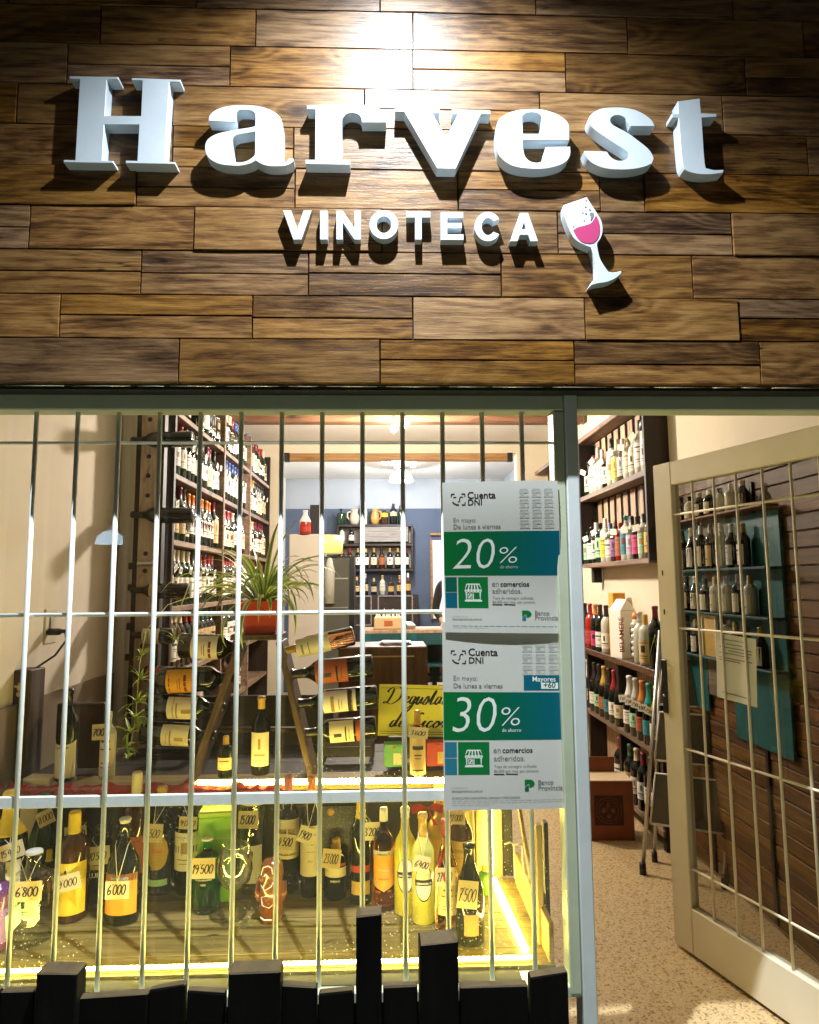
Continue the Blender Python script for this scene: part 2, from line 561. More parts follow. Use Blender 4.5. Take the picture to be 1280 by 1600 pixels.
lk(DOORGLASS, _ge.outputs['Backfacing'], _inv.inputs[1])
_fm = nn(DOORGLASS, 'ShaderNodeMath', operation='MULTIPLY')
lk(DOORGLASS, _inv.outputs[0], _fm.inputs[0])
lk(DOORGLASS, _fr.outputs[0], _fm.inputs[1])
lk(DOORGLASS, _fm.outputs[0], _m1.inputs[0])
lk(DOORGLASS, _tr.outputs[0], _m1.inputs[1])
lk(DOORGLASS, _gl.outputs[0], _m1.inputs[2])
lk(DOORGLASS, _m1.outputs[0], _n['Material Output'].inputs[0])

# terrazzo floor
TERR = mat('beige_terrazzo', (.5, .4, .28), .4)
_p = TERR.node_tree.nodes['Principled BSDF']
_tc = nn(TERR, 'ShaderNodeTexCoord')
_v1 = nn(TERR, 'ShaderNodeTexVoronoi')
_v1.inputs['Scale'].default_value = 150
lk(TERR, _tc.outputs['Object'], _v1.inputs['Vector'])
_r1 = ramp(TERR, [(0, (.15, .08, .03)), (.3, (.30, .19, .08)), (.6, (.48, .35, .18)), (1, (.58, .46, .27))])
_sx = nn(TERR, 'ShaderNodeSeparateColor')
lk(TERR, _v1.outputs['Color'], _sx.inputs[0])
lk(TERR, _sx.outputs[0], _r1.inputs[0])
_n2 = nn(TERR, 'ShaderNodeTexNoise')
_n2.inputs['Scale'].default_value = 75
_n2.inputs['Detail'].default_value = 5
lk(TERR, _tc.outputs['Object'], _n2.inputs['Vector'])
_r2 = ramp(TERR, [(.45, (0, 0, 0)), (.55, (1, 1, 1))])
lk(TERR, _n2.outputs[0], _r2.inputs[0])
_mx = nn(TERR, 'ShaderNodeMix', data_type='RGBA')
lk(TERR, _r2.outputs[0], _mx.inputs['Factor'])
_mx.inputs['A'].default_value = (.50, .36, .18, 1)
lk(TERR, _r1.outputs[0], _mx.inputs['B'])
lk(TERR, _mx.outputs['Result'], _p.inputs['Base Color'])

# green to teal printed band (ink colour runs along the sheet)
BAND = mat('green_to_teal_ink', (0, .12, .05), .35)
_p = BAND.node_tree.nodes['Principled BSDF']
_tc = nn(BAND, 'ShaderNodeTexCoord')
_sx = nn(BAND, 'ShaderNodeSeparateXYZ')
lk(BAND, _tc.outputs['Generated'], _sx.inputs[0])
_r1 = ramp(BAND, [(.0, (0, .15, .028)), (.45, (0, .12, .05)), (1, (0, .11, .17))])
lk(BAND, _sx.outputs[0], _r1.inputs[0])
lk(BAND, _r1.outputs[0], _p.inputs['Base Color'])


# ------------------------------------------------------------------ mesh helpers
class MB:
    def __init__(self):
        self.v, self.f, self.m, self.s = [], [], [], []

    def add(self, vs, fs, mi=0, smooth=False):
        o = len(self.v)
        self.v += [tuple(x) for x in vs]
        for f in fs:
            self.f.append([i+o for i in f])
            self.m.append(mi)
            self.s.append(smooth)
        return self

    def box(self, c, s, rot=None, mi=0):
        h = [x/2 for x in s]
        vs = [Vector((sx*h[0], sy*h[1], sz*h[2])) for sx in (-1, 1) for sy in (-1, 1) for sz in (-1, 1)]
        if rot:
            R = Euler(rot).to_matrix()
            vs = [R @ v for v in vs]
        c = Vector(c)
        return self.add([v+c for v in vs], [(0, 1, 3, 2), (4, 6, 7, 5), (0, 4, 5, 1), (2, 3, 7, 6), (0, 2, 6, 4), (1, 5, 7, 3)], mi)

    def bbox(self, c, s, b=.002, rot=None, mi=0):
        """box with chamfered edges"""
        bm = bmesh.new()
        bmesh.ops.create_cube(bm, size=1)
        bmesh.ops.scale(bm, vec=s, verts=bm.verts)
        b = min(b, min(s)*.4)
        bmesh.ops.bevel(bm, geom=bm.edges[:], offset=b, segments=1, affect='EDGES')
        T = Matrix.Translation(Vector(c)) @ (Euler(rot).to_matrix().to_4x4() if rot else Matrix())
        bm.verts.ensure_lookup_table()
        self.add([T @ v.co for v in bm.verts], [[v.index for v in f.verts] for f in bm.faces], mi)
        bm.free()
        return self

    def lathe(self, prof, seg=16, mi=0, sx=1, sy=1, T=None, smooth=True):
        vs, fs = [], []
        n = len(prof)
        for i in range(seg):
            a = 2*PI*i/seg
            for r, z in prof:
                vs.append(Vector((r*math.cos(a)*sx, r*math.sin(a)*sy, z)))
        for i in range(seg):
            j = (i+1) % seg
            for k in range(n-1):
                if prof[k][0] < 1e-6 and prof[k+1][0] < 1e-6:
                    continue
                if prof[k][0] < 1e-6:
                    fs.append((i*n+k, j*n+k+1, i*n+k+1))
                elif prof[k+1][0] < 1e-6:
                    fs.append((i*n+k, j*n+k, i*n+k+1))
                else:
                    fs.append((i*n+k, j*n+k, j*n+k+1, i*n+k+1))
        if T:
            vs = [T @ v for v in vs]
        return self.add(vs, fs, mi, smooth)

    def tube(self, pts, r, seg=6, mi=0, caps=True):
        pts = [Vector(p) for p in pts]
        n = len(pts)
        rs = r if isinstance(r, (list, tuple)) else [r]*n
        vs, fs = [], []
        up = None
        for i, p in enumerate(pts):
            t = (pts[min(i+1, n-1)]-pts[max(i-1, 0)]).normalized()
            if up is None:
                up = Vector((0, 0, 1)) if abs(t.z) < .9 else Vector((1, 0, 0))
            a = t.cross(up).normalized()
            b = a.cross(t).normalized()
            up = b
            for k in range(seg):
                q = 2*PI*k/seg
                vs.append(p + (a*math.cos(q)+b*math.sin(q))*rs[i])
        for i in range(n-1):
            for k in range(seg):
                l = (k+1) % seg
                fs.append((i*seg+k, i*seg+l, (i+1)*seg+l, (i+1)*seg+k))
        self.add(vs, fs, mi, True)
        if caps:
            o = len(self.v)-len(vs)
            self.f.append([o+k for k in range(seg)][::-1]); self.m.append(mi); self.s.append(False)
            self.f.append([o+(n-1)*seg+k for k in range(seg)]); self.m.append(mi); self.s.append(False)
        return self

    def mesh(self, name):
        me = D.meshes.new(name)
        me.from_pydata(self.v, [], self.f)
        me.polygons.foreach_set('material_index', self.m)
        me.polygons.foreach_set('use_smooth', self.s)
        bm = bmesh.new()
        bm.from_mesh(me)
        bmesh.ops.recalc_face_normals(bm, faces=bm.faces)
        bm.to_mesh(me)
        bm.free()
        me.update()
        return me


def obj(name, mb, mats, parent=None, loc=None, rot=None):
    me = mb.mesh(name) if isinstance(mb, MB) else mb
    if not isinstance(mats, (list, tuple)):
        mats = [mats]
    o = D.objects.new(name, me)
    if len(me.materials) == 0:
        for m in mats:
            me.materials.append(m)
    else:
        for i, m in enumerate(mats):
            if me.materials[i] != m:
                o.material_slots[i].link = 'OBJECT'
                o.material_slots[i].material = m
    COL.objects.link(o)
    if parent:
        o.parent = parent
    if loc is not None:
        o.location = loc
    if rot is not None:
        o.rotation_euler = rot
    return o


def tag(o, label, cat, group=None, kind=None):
    o['label'] = label
    o['category'] = cat
    if group:
        o['group'] = group
    if kind:
        o['kind'] = kind
    return o


def empty(name, loc, label, cat, group=None, rz=0):
    o = D.objects.new(name, None)
    o.empty_display_size = .05
    o.location = loc
    o.rotation_euler = (0, 0, rz)
    COL.objects.link(o)
    return tag(o, label, cat, group)


def struct(name, mb, mats, label=None):
    o = obj(name, mb, mats)
    o['kind'] = 'structure'
    if label:
        o['label'] = label
    return o


def rebase(mb, c):
    """make builder coordinates relative to c"""
    c = Vector(c)
    mb.v = [tuple(Vector(v)-c) for v in mb.v]
    return mb


def clone(o, parent=None):
    c = o.copy()
    COL.objects.link(c)
    if parent:
        c.parent = parent
    for ch in o.children:
        clone(ch, c)
    return c


# outlines (possibly with holes) -> solid letter or flat print, lying in local XZ, front towards -Y
def outline(loops, t, bevel=0):
    cu = D.curves.new('outline', 'CURVE')
    cu.dimensions = '2D'
    cu.fill_mode = 'BOTH'
    cu.extrude = t/2
    cu.bevel_depth = bevel
    cu.bevel_resolution = 0
    for lp in loops:
        s = cu.splines.new('POLY')
        s.points.add(len(lp)-1)
        for i, p in enumerate(lp):
            s.points[i].co = (p[0], p[1], 0, 1)
        s.use_cyclic_u = True
    ob = D.objects.new('outline', cu)
    COL.objects.link(ob)
    bpy.context.view_layer.update()
    me = D.meshes.new_from_object(ob.evaluated_get(bpy.context.evaluated_depsgraph_get()))
    D.objects.remove(ob)
    D.curves.remove(cu)
    me.materials.clear()
    vs = [(v.co.x, -v.co.z, v.co.y) for v in me.vertices]   # front (local +z) -> -Y
    fs = [tuple(p.vertices) for p in me.polygons]
    D.meshes.remove(me)
    return vs, fs


def smooth_loop(lp, n=3):
    """closed Catmull-Rom through the traced points, corners sharper than ~50 degrees kept"""
    out = []
    N = len(lp)
    P = [Vector((p[0], p[1])) for p in lp]
    corner = []
    for i in range(N):
        a = (P[i]-P[i-1])
        b = (P[(i+1) % N]-P[i])
        corner.append(a.length < 1e-9 or b.length < 1e-9 or a.angle(b) > math.radians(42))
    for i in range(N):
        p1, p2 = P[i], P[(i+1) % N]
        p0 = P[i-1] if not corner[i] else p1-(p2-p1)*.4
        p3 = P[(i+2) % N] if not corner[(i+1) % N] else p2+(p2-p1)*.4
        if corner[i] and corner[(i+1) % N]:
            out.append(p1)
            continue
        for k in range(n):
            t = k/n
            out.append(.5*((2*p1)+(p2-p0)*t+(2*p0-5*p1+4*p2-p3)*t*t+(3*p1-p0-3*p2+p3)*t**3))
    return [tuple(p) for p in out]


_fcache = {}


def ftext(s, width=None, height=None, bold=0, shear=0):
    """flat text: 2-D vertices (x right, y up, baseline 0, starts at x=0) and faces"""
    key = (s, bold, shear)
    if key not in _fcache:
        cu = D.curves.new('t', 'FONT')
        cu.body = s
        cu.offset = bold
        cu.shear = shear
        cu.resolution_u = 3
        ob = D.objects.new('t', cu)
        COL.objects.link(ob)
        bpy.context.view_layer.update()
        me = D.meshes.new_from_object(ob.evaluated_get(bpy.context.evaluated_depsgraph_get()))
        D.objects.remove(ob)
        D.curves.remove(cu)
        vs = [(v.co.x, v.co.y) for v in me.vertices]
        fs = [tuple(p.vertices) for p in me.polygons]
        D.meshes.remove(me)
        _fcache[key] = (vs, fs)
    vs, fs = _fcache[key]
    if not vs:
        return [], []
    x0 = min(v[0] for v in vs)
    x1 = max(v[0] for v in vs)
    y1 = max(v[1] for v in vs)
    k = width/(x1-x0) if width else height/y1
    ky = height/y1 if height else k
    return [((v[0]-x0)*k, v[1]*ky) for v in vs], fs


# handwriting: polylines in a unit box (height 1), smoothed and given a pen width
HAND = {
    '0': (.62, [[(.34, .98), (.12, .75), (.06, .35), (.22, .03), (.44, .12), (.56, .55), (.5, .88), (.34, .98), (.26, .9)]]),
    '1': (.34, [[(.06, .72), (.24, .98), (.2, .5), (.14, .0)]]),
    '2': (.6, [[(.1, .76), (.28, .98), (.48, .82), (.36, .45), (.06, .03), (.3, .08), (.56, .04)]]),
    '3': (.56, [[(.1, .88), (.3, .98), (.46, .8), (.24, .54), (.46, .36), (.38, .06), (.04, .08)]]),
    '4': (.6, [[(.28, .98), (.06, .4), (.56, .46)], [(.44, .78), (.36, .0)]]),
    '5': (.58, [[(.52, .96), (.2, .94), (.14, .54), (.4, .58), (.46, .24), (.26, .02), (.04, .12)]]),
    '6': (.6, [[(.42, .98), (.14, .6), (.08, .2), (.26, .02), (.48, .2), (.4, .46), (.12, .34)]]),
    '7': (.56, [[(.06, .92), (.5, .95), (.3, .5), (.16, .0)], [(.14, .5), (.46, .54)]]),
    '8': (.58, [[(.42, .86), (.22, .98), (.12, .76), (.42, .42), (.4, .08), (.14, .04), (.12, .34), (.46, .72), (.42, .86)]]),
    '9': (.58, [[(.48, .82), (.24, .98), (.08, .72), (.26, .5), (.48, .74), (.42, .3), (.26, .0)]]),
    '.': (.2, [[(.1, .98), (.13, 1.06)]]),
    'D': (1.15, [[(.42, .9), (.36, .5), (.22, .12), (.0, .04), (.1, .14), (.5, .0), (.92, .3), (.98, .75), (.7, .98), (.3, .96), (.06, .76), (.14, .66)]]),
    'e': (.42, [[(.04, .2), (.34, .34), (.3, .46), (.14, .4), (.1, .14), (.22, .02), (.46, .2)]]),
    'g': (.46, [[(.38, .42), (.2, .46), (.08, .2), (.2, .04), (.36, .3), (.4, .44), (.3, -.1), (.1, -.42), (-.02, -.3), (.2, -.1), (.5, .16)]]),
    'u': (.48, [[(.02, .24), (.14, .46), (.08, .1), (.2, .02), (.38, .44), (.34, .08), (.5, .14)]]),
    's': (.38, [[(.0, .08), (.24, .5), (.3, .2), (.16, .0), (.04, .08), (.4, .16)]]),
    't': (.36, [[(.0, .12), (.28, .86), (.14, .14), (.22, .02), (.4, .18)], [(.06, .56), (.4, .6)]]),
    'a': (.48, [[(.36, .42), (.18, .46), (.06, .18), (.16, .02), (.34, .3), (.38, .44), (.32, .1), (.5, .14)]]),
    'c': (.4, [[(.34, .38), (.22, .46), (.08, .2), (.18, .02), (.42, .18)]]),
    'i': (.26, [[(.0, .16), (.14, .46), (.08, .08), (.28, .16)], [(.22, .66), (.24, .7)]]),
    'ó': (.46, [[(.22, .46), (.06, .2), (.2, .02), (.38, .24), (.26, .46), (.22, .4), (.48, .36)], [(.26, .62), (.36, .76)]]),
    'o': (.46, [[(.22, .46), (.06, .2), (.2, .02), (.38, .24), (.26, .46), (.22, .4), (.48, .36)]]),
    'n': (.52, [[(.0, .2), (.12, .44), (.06, .02), (.26, .42), (.34, .4), (.3, .08), (.52, .16)]]),
    'd': (.5, [[(.34, .42), (.16, .44), (.06, .16), (.18, .02), (.36, .4), (.5, 1.0), (.34, .12), (.52, .14)]]),
    'L': (.6, [[(.5, .86), (.36, .98), (.24, .7), (.22, .2), (.04, .06), (.16, .02), (.4, .1), (.6, .06)]]),
    'l': (.3, [[(.0, .16), (.3, .84), (.22, .98), (.1, .2), (.18, .02), (.34, .18)]]),
    'r': (.38, [[(.0, .2), (.14, .5), (.26, .42), (.2, .06), (.4, .16)]]),
    'M': (.8, [[(.02, .04), (.16, .5), (.2, .95), (.28, .4), (.34, .1), (.56, .9), (.6, .5), (.62, .1), (.8, .16)]]),
    ' ': (.4, []),
}


def catmull(P, n=5):
    P = [Vector((p[0], p[1])) for p in P]
    if len(P) < 3:
        return P
    out = []
    for i in range(len(P)-1):
        p0 = P[i-1] if i else P[0]*2-P[1]
        p1, p2 = P[i], P[i+1]
        p3 = P[i+2] if i+2 < len(P) else P[-1]*2-P[-2]
        for k in range(n):
            t = k/n
            out.append(.5*((2*p1)+(p2-p0)*t+(2*p0-5*p1+4*p2-p3)*t*t+(3*p1-p0-3*p2+p3)*t**3))
    out.append(P[-1])
    return out


def handtext(s, width=None, height=None, pen=.09, shear=.18, callig=.5):
    vs, fs = [], []
    x = 0
    for ch in s:
        adv, strokes = HAND[ch]
        for st in strokes:
            pts = catmull(st)
            pts = [Vector((x+p.x+p.y*shear, p.y)) for p in pts]
            o = len(vs)
            for i, p in enumerate(pts):
                t = pts[min(i+1, len(pts)-1)]-pts[max(i-1, 0)]
                if t.length < 1e-6:
                    t = Vector((1, 0))
                t.normalize()
                n = Vector((-t.y, t.x))
                wd = pen*(1-callig+2*callig*abs(t.y)**1.5)*.5
                if callig > .6 and (i == 0 or i == len(pts)-1):
                    wd *= .4
                vs += [tuple(p+n*wd), tuple(p-n*wd)]
            for i in range(len(pts)-1):
                fs.append((o+2*i, o+2*i+1, o+2*i+3, o+2*i+2))
        x += adv
    xs = [v[0] for v in vs]
    x0, x1 = min(xs), max(xs)
    k = width/(x1-x0) if width else height
    ky = height if height else k
    return [((v[0]-x0)*k, v[1]*ky) for v in vs], fs


ORD = ['first', 'second', 'third', 'fourth', 'fifth', 'sixth', 'seventh', 'eighth', 'ninth', 'tenth', 'eleventh', 'twelfth',
       'thirteenth', 'fourteenth', 'fifteenth', 'sixteenth', 'seventeenth', 'eighteenth', 'nineteenth', 'twentieth']

# ================================================================== the setting
ZF = .367           # display floor
ZS = .668           # upper display shelf
YB = .56            # where the upper shelf begins
struct('pavement', MB().box((0, -4.1, -.17), (14, 8, .1)), PAVE)
struct('floor', MB().box((.12, 3.37, -.06), (2.86, 6.88, .12)), TERR)
struct('ceiling', MB().box((.12, 2.25, 2.66), (2.9, 4.38, .08)), CEIL)
struct('ceiling', MB().box((.12, 5.68, 2.72), (2.9, 2.4, .08)), CEIL)
struct('wall', MB().box((-1.32, 2.22, 1.31), (.1, 4.36, 2.62)), PLASTER)
struct('wall', MB().box((1.55, 2.22, 1.31), (.1, 4.36, 2.62)), PLASTER_R)
# rear wall of the shop with its wide opening, and the room behind
mb = MB()
mb.box((-1.12, 4.47, 1.31), (.3, .14, 2.62)).box((1.36, 4.47, 1.31), (.28, .14, 2.62))
mb.box((.12, 4.47, 2.575), (2.2, .138, .09))
struct('wall', mb, PLASTER_R)
struct('wall', MB().box((-1.34, 5.7, 1.34), (.1, 2.32, 2.68)), CEIL)
struct('wall', MB().box((1.58, 5.7, 1.34), (.1, 2.32, 2.68)), GREYWALL)
struct('wall', MB().box((.12, 6.93, 2.485), (2.84, .1, .39)), GREYWALL)
struct('wall', MB().box((.12, 6.92, 1.145), (2.84, .12, 2.29)), BLUEWALL)
struct('wall', MB().box((-.62, .05, .12), (1.9, .1, .48)).box((-2.4, .05, 1.6), (2.2, .1, 3.6)).box((2.5, .05, 1.6), (2.2, .1, 3.6)), SOFFIT)
# small pilaster beside the wine board
struct('pillar', MB().bbox((-1.225, 1.53, 1.31), (.09, .12, 2.615), .006), PLASTER)
# wainscot board low on the side wall
o = struct('skirting', MB().box((-1.262, .95, .47), (.014, 1.0, .92)), noisy('brown_grey_board', (.16, .12, .08), (.2, .16, .1), 8, .6))

# ---- fascia of reclaimed wood planks
fas = empty('wood_fascia', (0, -.09, 1.828), 'wall of reclaimed brown wood planks above the shop window carrying the white sign', 'wood cladding')
obj('backing', MB().box((0, .045, .79), (4.4, .09, 1.58)), SOFFIT, fas)
obj('soffit', MB().box((0, .045, -.004), (4.4, .068, .008)), SOFFIT, fas)
rows_px = [-200, -142, -90, -33, 25, 83, 145, 207, 270, 331, 398, 466, 533, 601]
joints = {3: [308, 594, 836], 4: [160, 401, 645, 978], 5: [108, 361, 645, 882, 1161], 6: [30, 272, 570, 842, 1126],
          7: [165, 272, 460, 800, 1257], 8: [216, 462, 715, 935, 1004], 9: [50, 306, 597, 870, 1140], 10: [223, 483, 782, 1079],
          11: [97, 396, 645, 912, 1150], 12: [282, 594, 896, 1184], 0: [250, 700, 1100], 1: [120, 520, 900, 1200], 2: [330, 640, 1010]}
halved = {(5, 1), (5, 3), (6, 3), (7, 2), (8, 1), (8, 3), (9, 4), (10, 0), (10, 1), (10, 2), (11, 1), (11, 2), (11, 5), (12, 2), (12, 3), (5, 5), (9, 0)}


def plank_mesh(L, H, t, rnd):
    """one board: eased, slightly wavy edges; front face towards -Y"""
    n = max(4, int(L/.07))
    mb = MB()
    def prof(x):
        return [(rnd.uniform(-.0007, .0004)) for _ in range(4)]
    rowsv = []
    for i in range(n+1):
        x = -L/2+L*i/n
        e = prof(x)
        ins = .0009
        ix = x + (ins if i == 0 else -ins if i == n else 0)
        rowsv.append([(x, t/2, -H/2), (x, -t/2+.003, -H/2+e[0]), (ix, -t/2+e[2]*.5, -H/2+ins+e[0]), (ix, -t/2+e[3]*.5, H/2-ins+e[1]),
                      (x, -t/2+.003, H/2+e[1]), (x, t/2, H/2)])
    vs = [v for r in rowsv for v in r]
    fs = []
    for i in range(n):
        for k in range(5):
            fs.append((i*6+k, i*6+k+1, i*6+7+k, i*6+6+k))
    fs += [tuple(range(6)), tuple(range(n*6, n*6+6))]
    return mb.add(vs, fs)


rnd = random.Random(3)
z_edges = [aty(640, y, -.1).z for y in rows_px]
z_edges = [z if y > 20 else 2.843+(25-y)*.00187 for z, y in zip(z_edges, rows_px)]
for r in range(13):
    zt, zb = z_edges[r], z_edges[r+1]
    py = max(20, (rows_px[r]+rows_px[r+1])/2)
    xs = [-2.15]+[aty(j, py, -.1).x for j in joints[r]]+[2.15]
    # outside the photograph the boards run on in the same lengths
    for side in (0, -1):
        while abs(xs[1 if side == 0 else -2]-xs[side]) > .75:
            xs.insert(1 if side == 0 else -1, xs[1]-rnd.uniform(.45, .6) if side == 0 else xs[-2]+rnd.uniform(.45, .6))
    for c in range(len(xs)-1):
        x0, x1 = xs[c]+.0013, xs[c+1]-.0013
        # index of this board counted from the photograph's first joint
        first = xs.index(aty(joints[r][0], py, -.1).x)
        split = (r, c-first+1) in halved
        parts = [(zb, (zb+zt)/2+rnd.uniform(-.006, .006)), ((zb+zt)/2, zt)] if split else [(zb, zt)]
        if split:
            parts[1] = (parts[0][1], zt)
        for a, b in parts:
            g = .0014
            H = b-a-2*g
            dep = rnd.choice([0, 0, .001, .002, .004]) if not split else rnd.choice([0, .001])
            o = obj('plank', plank_mesh(x1-x0, H, .02, rnd), WOOD_SIGN, fas, ((x0+x1)/2, -.012-dep, (a+b)/2-1.828),
                    (rnd.uniform(-.008, .008), rnd.uniform(-.0012, .0012), rnd.uniform(-.003, .003)))
# bright metal edge under the lowest boards, in short lengths
tr = empty('edge_trim', (0, -.098, 1.8245), 'thin bright metal edge strip in short lengths under the lowest planks', 'metal trim')
x = -1.35
while x < 1.6:
    L = rnd.uniform(.06, .15)
    obj('strip', MB().tube([(x, 0, 0), (x+L, 0, 0)], .0022, 8), CHROME, tr)
    x += L+rnd.uniform(.012, .03)

# ---- sign lamp over the sign, just above the picture
LAMP = Vector((.05, -.53, 3.08))
lamp = empty('sign_floodlight', (.05, -.11, 3.25), 'black floodlight on an arm above the sign shining down the planks', 'floodlight')
mb = MB().tube([(0, 0, 0), (0, -.25, .03), (0, -.42, -.09)], .012, 8).bbox((0, 0, 0), (.09, .02, .09), .004)
obj('arm', mb, BLACKP, lamp)
mb = MB().bbox((0, -.45, -.10), (.20, .14, .05), .01, rot=(.45, 0, 0))
obj('housing', mb, BLACKP, lamp)
l = D.lights.new('sign_light', 'SPOT')
l.energy = P_SIGN
l.color = C_SIGN
l.spot_size = math.radians(136)
l.spot_blend = 1.0
l.shadow_soft_size = .012
l.use_nodes = True
_lf = l.node_tree.nodes.new('ShaderNodeLightFalloff')     # gentler than natural fade, set to light the planks more evenly
_lf.inputs['Strength'].default_value = .80
l.node_tree.links.new(_lf.outputs['Linear'], l.node_tree.nodes['Emission'].inputs['Strength'])
lo = D.objects.new('sign_light', l)
COL.objects.link(lo)
lo.location = LAMP
lo.rotation_euler = Vector((0, .22, -1.1)).to_track_quat('-Z', 'Y').to_euler()

q = aty(1262, -20, -.14)
br = empty('metal_bracket', (q.x, -.125, q.z), 'grey ribbed metal bracket end at the top right corner of the planks', 'bracket')
obj('box', MB().bbox((.03, -.02, .05), (.13, .05, .10), .004), STEEL, br)
for k in range(5):
    obj('rib', MB().bbox((-.02+.024*k, -.048, .05), (.010, .008, .098), .002), STEEL, br)

# ---- raised letters
LT = .036
YL = -.112


def px_letter(name, label, loops, zs, off, t=LT, smooth=True, cat='sign letter', group='large raised letters of the shop name', m=None, bevel=.0012):
    yf = YL-t
    cs = []
    for lp in loops:
        pts = [aty(off[0]+a/zs, off[1]+b/zs, yf) for a, b in lp]
        cs.append([(p.x, p.z) for p in pts])
    cx = sum(p[0] for p in cs[0])/len(cs[0])
    cz = sum(p[1] for p in cs[0])/len(cs[0])
    ls = [[(p[0]-cx, p[1]-cz) for p in lp] for lp in cs]
    if smooth:
        ls = [smooth_loop(lp) for lp in ls]
    vs, fs = outline(ls, t-2*bevel, bevel)
    o = obj(name, MB().add(vs, fs), m or WHITE_SIGN, None, (cx, YL-t/2, cz))
    return tag(o, label, cat, group)


G = 'white foam letter %s of the large shop name on the planks'
px_letter('letter', 'big white capital H with flat serifs starting the shop name on planks', [[(115, 117), (572, 123), (572, 143), (465, 146), (445, 495), (797, 497), (812, 153), (710, 151), (708, 133), (1165, 150), (1165, 168), (1062, 166), (1012, 935), (1115, 935), (1115, 950), (652, 940), (652, 922), (762, 925), (780, 574), (440, 572), (420, 920), (525, 925), (525, 940), (60, 932), (60, 915), (170, 918), (215, 140), (115, 135)]], 6.095, (90, 100), smooth=False)
px_letter('letter', 'white rounded lowercase letter a next to the big capital H', [
    [(245, 325), (248, 290), (265, 260), (310, 220), (380, 190), (470, 172), (580, 165), (700, 168), (800, 185), (880, 210), (950, 250), (995, 300), (1012, 350), (1018, 420), (1020, 560), (1015, 770), (1040, 775), (1070, 755), (1090, 728), (1132, 728), (1130, 745), (1105, 775), (1060, 795), (1000, 803), (900, 803), (830, 790), (775, 765), (738, 740), (700, 765), (640, 785), (560, 798), (470, 795), (380, 785), (300, 755), (245, 715), (215, 665), (208, 620), (212, 570), (235, 525), (290, 485), (370, 455), (480, 430), (600, 412), (680, 400), (735, 385), (738, 300), (735, 255), (715, 230), (680, 212), (620, 208), (565, 212), (532, 240), (525, 290), (522, 338)],
    [(735, 437), (640, 455), (560, 468), (510, 490), (490, 520), (485, 560), (490, 640), (495, 720), (505, 755), (540, 768), (590, 768), (650, 750), (700, 720), (728, 690), (735, 640)]], 6.737, (290, 140))
px_letter('letter', 'white lowercase letter r with a flat foot, left of the v', [[(80, 97), (430, 97), (490, 105), (540, 125), (565, 150), (572, 175), (572, 202), (425, 202), (418, 170), (395, 150), (360, 143), (325, 150), (302, 175), (295, 200), (292, 440), (345, 442), (345, 467), (72, 462), (72, 440), (132, 440), (135, 120), (82, 120)]], 4.0, (460, 140))
px_letter('letter', 'white lowercase letter v with flat serifs in the lamp glare', [[(632, 112), (905, 122), (905, 145), (860, 145), (948, 303), (1028, 148), (988, 148), (988, 125), (1223, 130), (1223, 152), (1165, 150), (1008, 492), (895, 490), (690, 136), (632, 134)]], 4.0, (460, 140), smooth=False)
px_letter('letter', 'white rounded lowercase letter e between the v and the s', [
    [(128, 540), (130, 480), (150, 400), (200, 340), (300, 285), (420, 255), (560, 245), (700, 250), (830, 285), (930, 335), (1000, 390), (1030, 450), (1035, 540), (1035, 625), (455, 625), (455, 700), (462, 760), (480, 830), (520, 880), (580, 910), (650, 915), (700, 900), (722, 870), (728, 800), (750, 718), (1045, 715), (1050, 780), (1040, 830), (1010, 880), (940, 930), (830, 965), (700, 985), (560, 985), (420, 970), (300, 935), (210, 870), (160, 800), (135, 680)],
    [(455, 555), (697, 555), (700, 360), (690, 320), (640, 290), (570, 280), (500, 290), (455, 320), (447, 360)]], 8.0, (760, 140))
px_letter('letter', 'white curving lowercase letter s just before the final t', [[(112, 262), (108, 232), (130, 195), (200, 155), (300, 143), (400, 147), (480, 165), (550, 200), (605, 245), (628, 290), (440, 290), (415, 250), (395, 222), (350, 203), (305, 205), (278, 225), (275, 250), (300, 285), (420, 350), (500, 410), (570, 465), (605, 510), (620, 550), (605, 590), (545, 615), (460, 632), (350, 637), (240, 628), (150, 595), (100, 550), (72, 492), (250, 497), (265, 525), (300, 555), (345, 570), (390, 567), (420, 550), (432, 525), (415, 495), (300, 420), (190, 345), (135, 298)]], 5.12, (900, 140))
px_letter('letter', 'white lowercase letter t ending the shop name, slanted top', [[(820, 95), (990, 72), (1000, 190), (1125, 195), (1122, 215), (1005, 222), (1030, 590), (1055, 632), (1110, 645), (1180, 643), (1178, 662), (1090, 674), (1000, 674), (920, 660), (872, 635), (852, 560), (824, 225), (772, 222), (772, 195), (822, 195)]], 5.12, (900, 140))


def arc(cx, cy, rx, ry, a0, a1, n=24):
    return [(cx+rx*math.cos(math.radians(a0+(a1-a0)*i/n)), cy+ry*math.sin(math.radians(a0+(a1-a0)*i/n))) for i in range(n+1)]


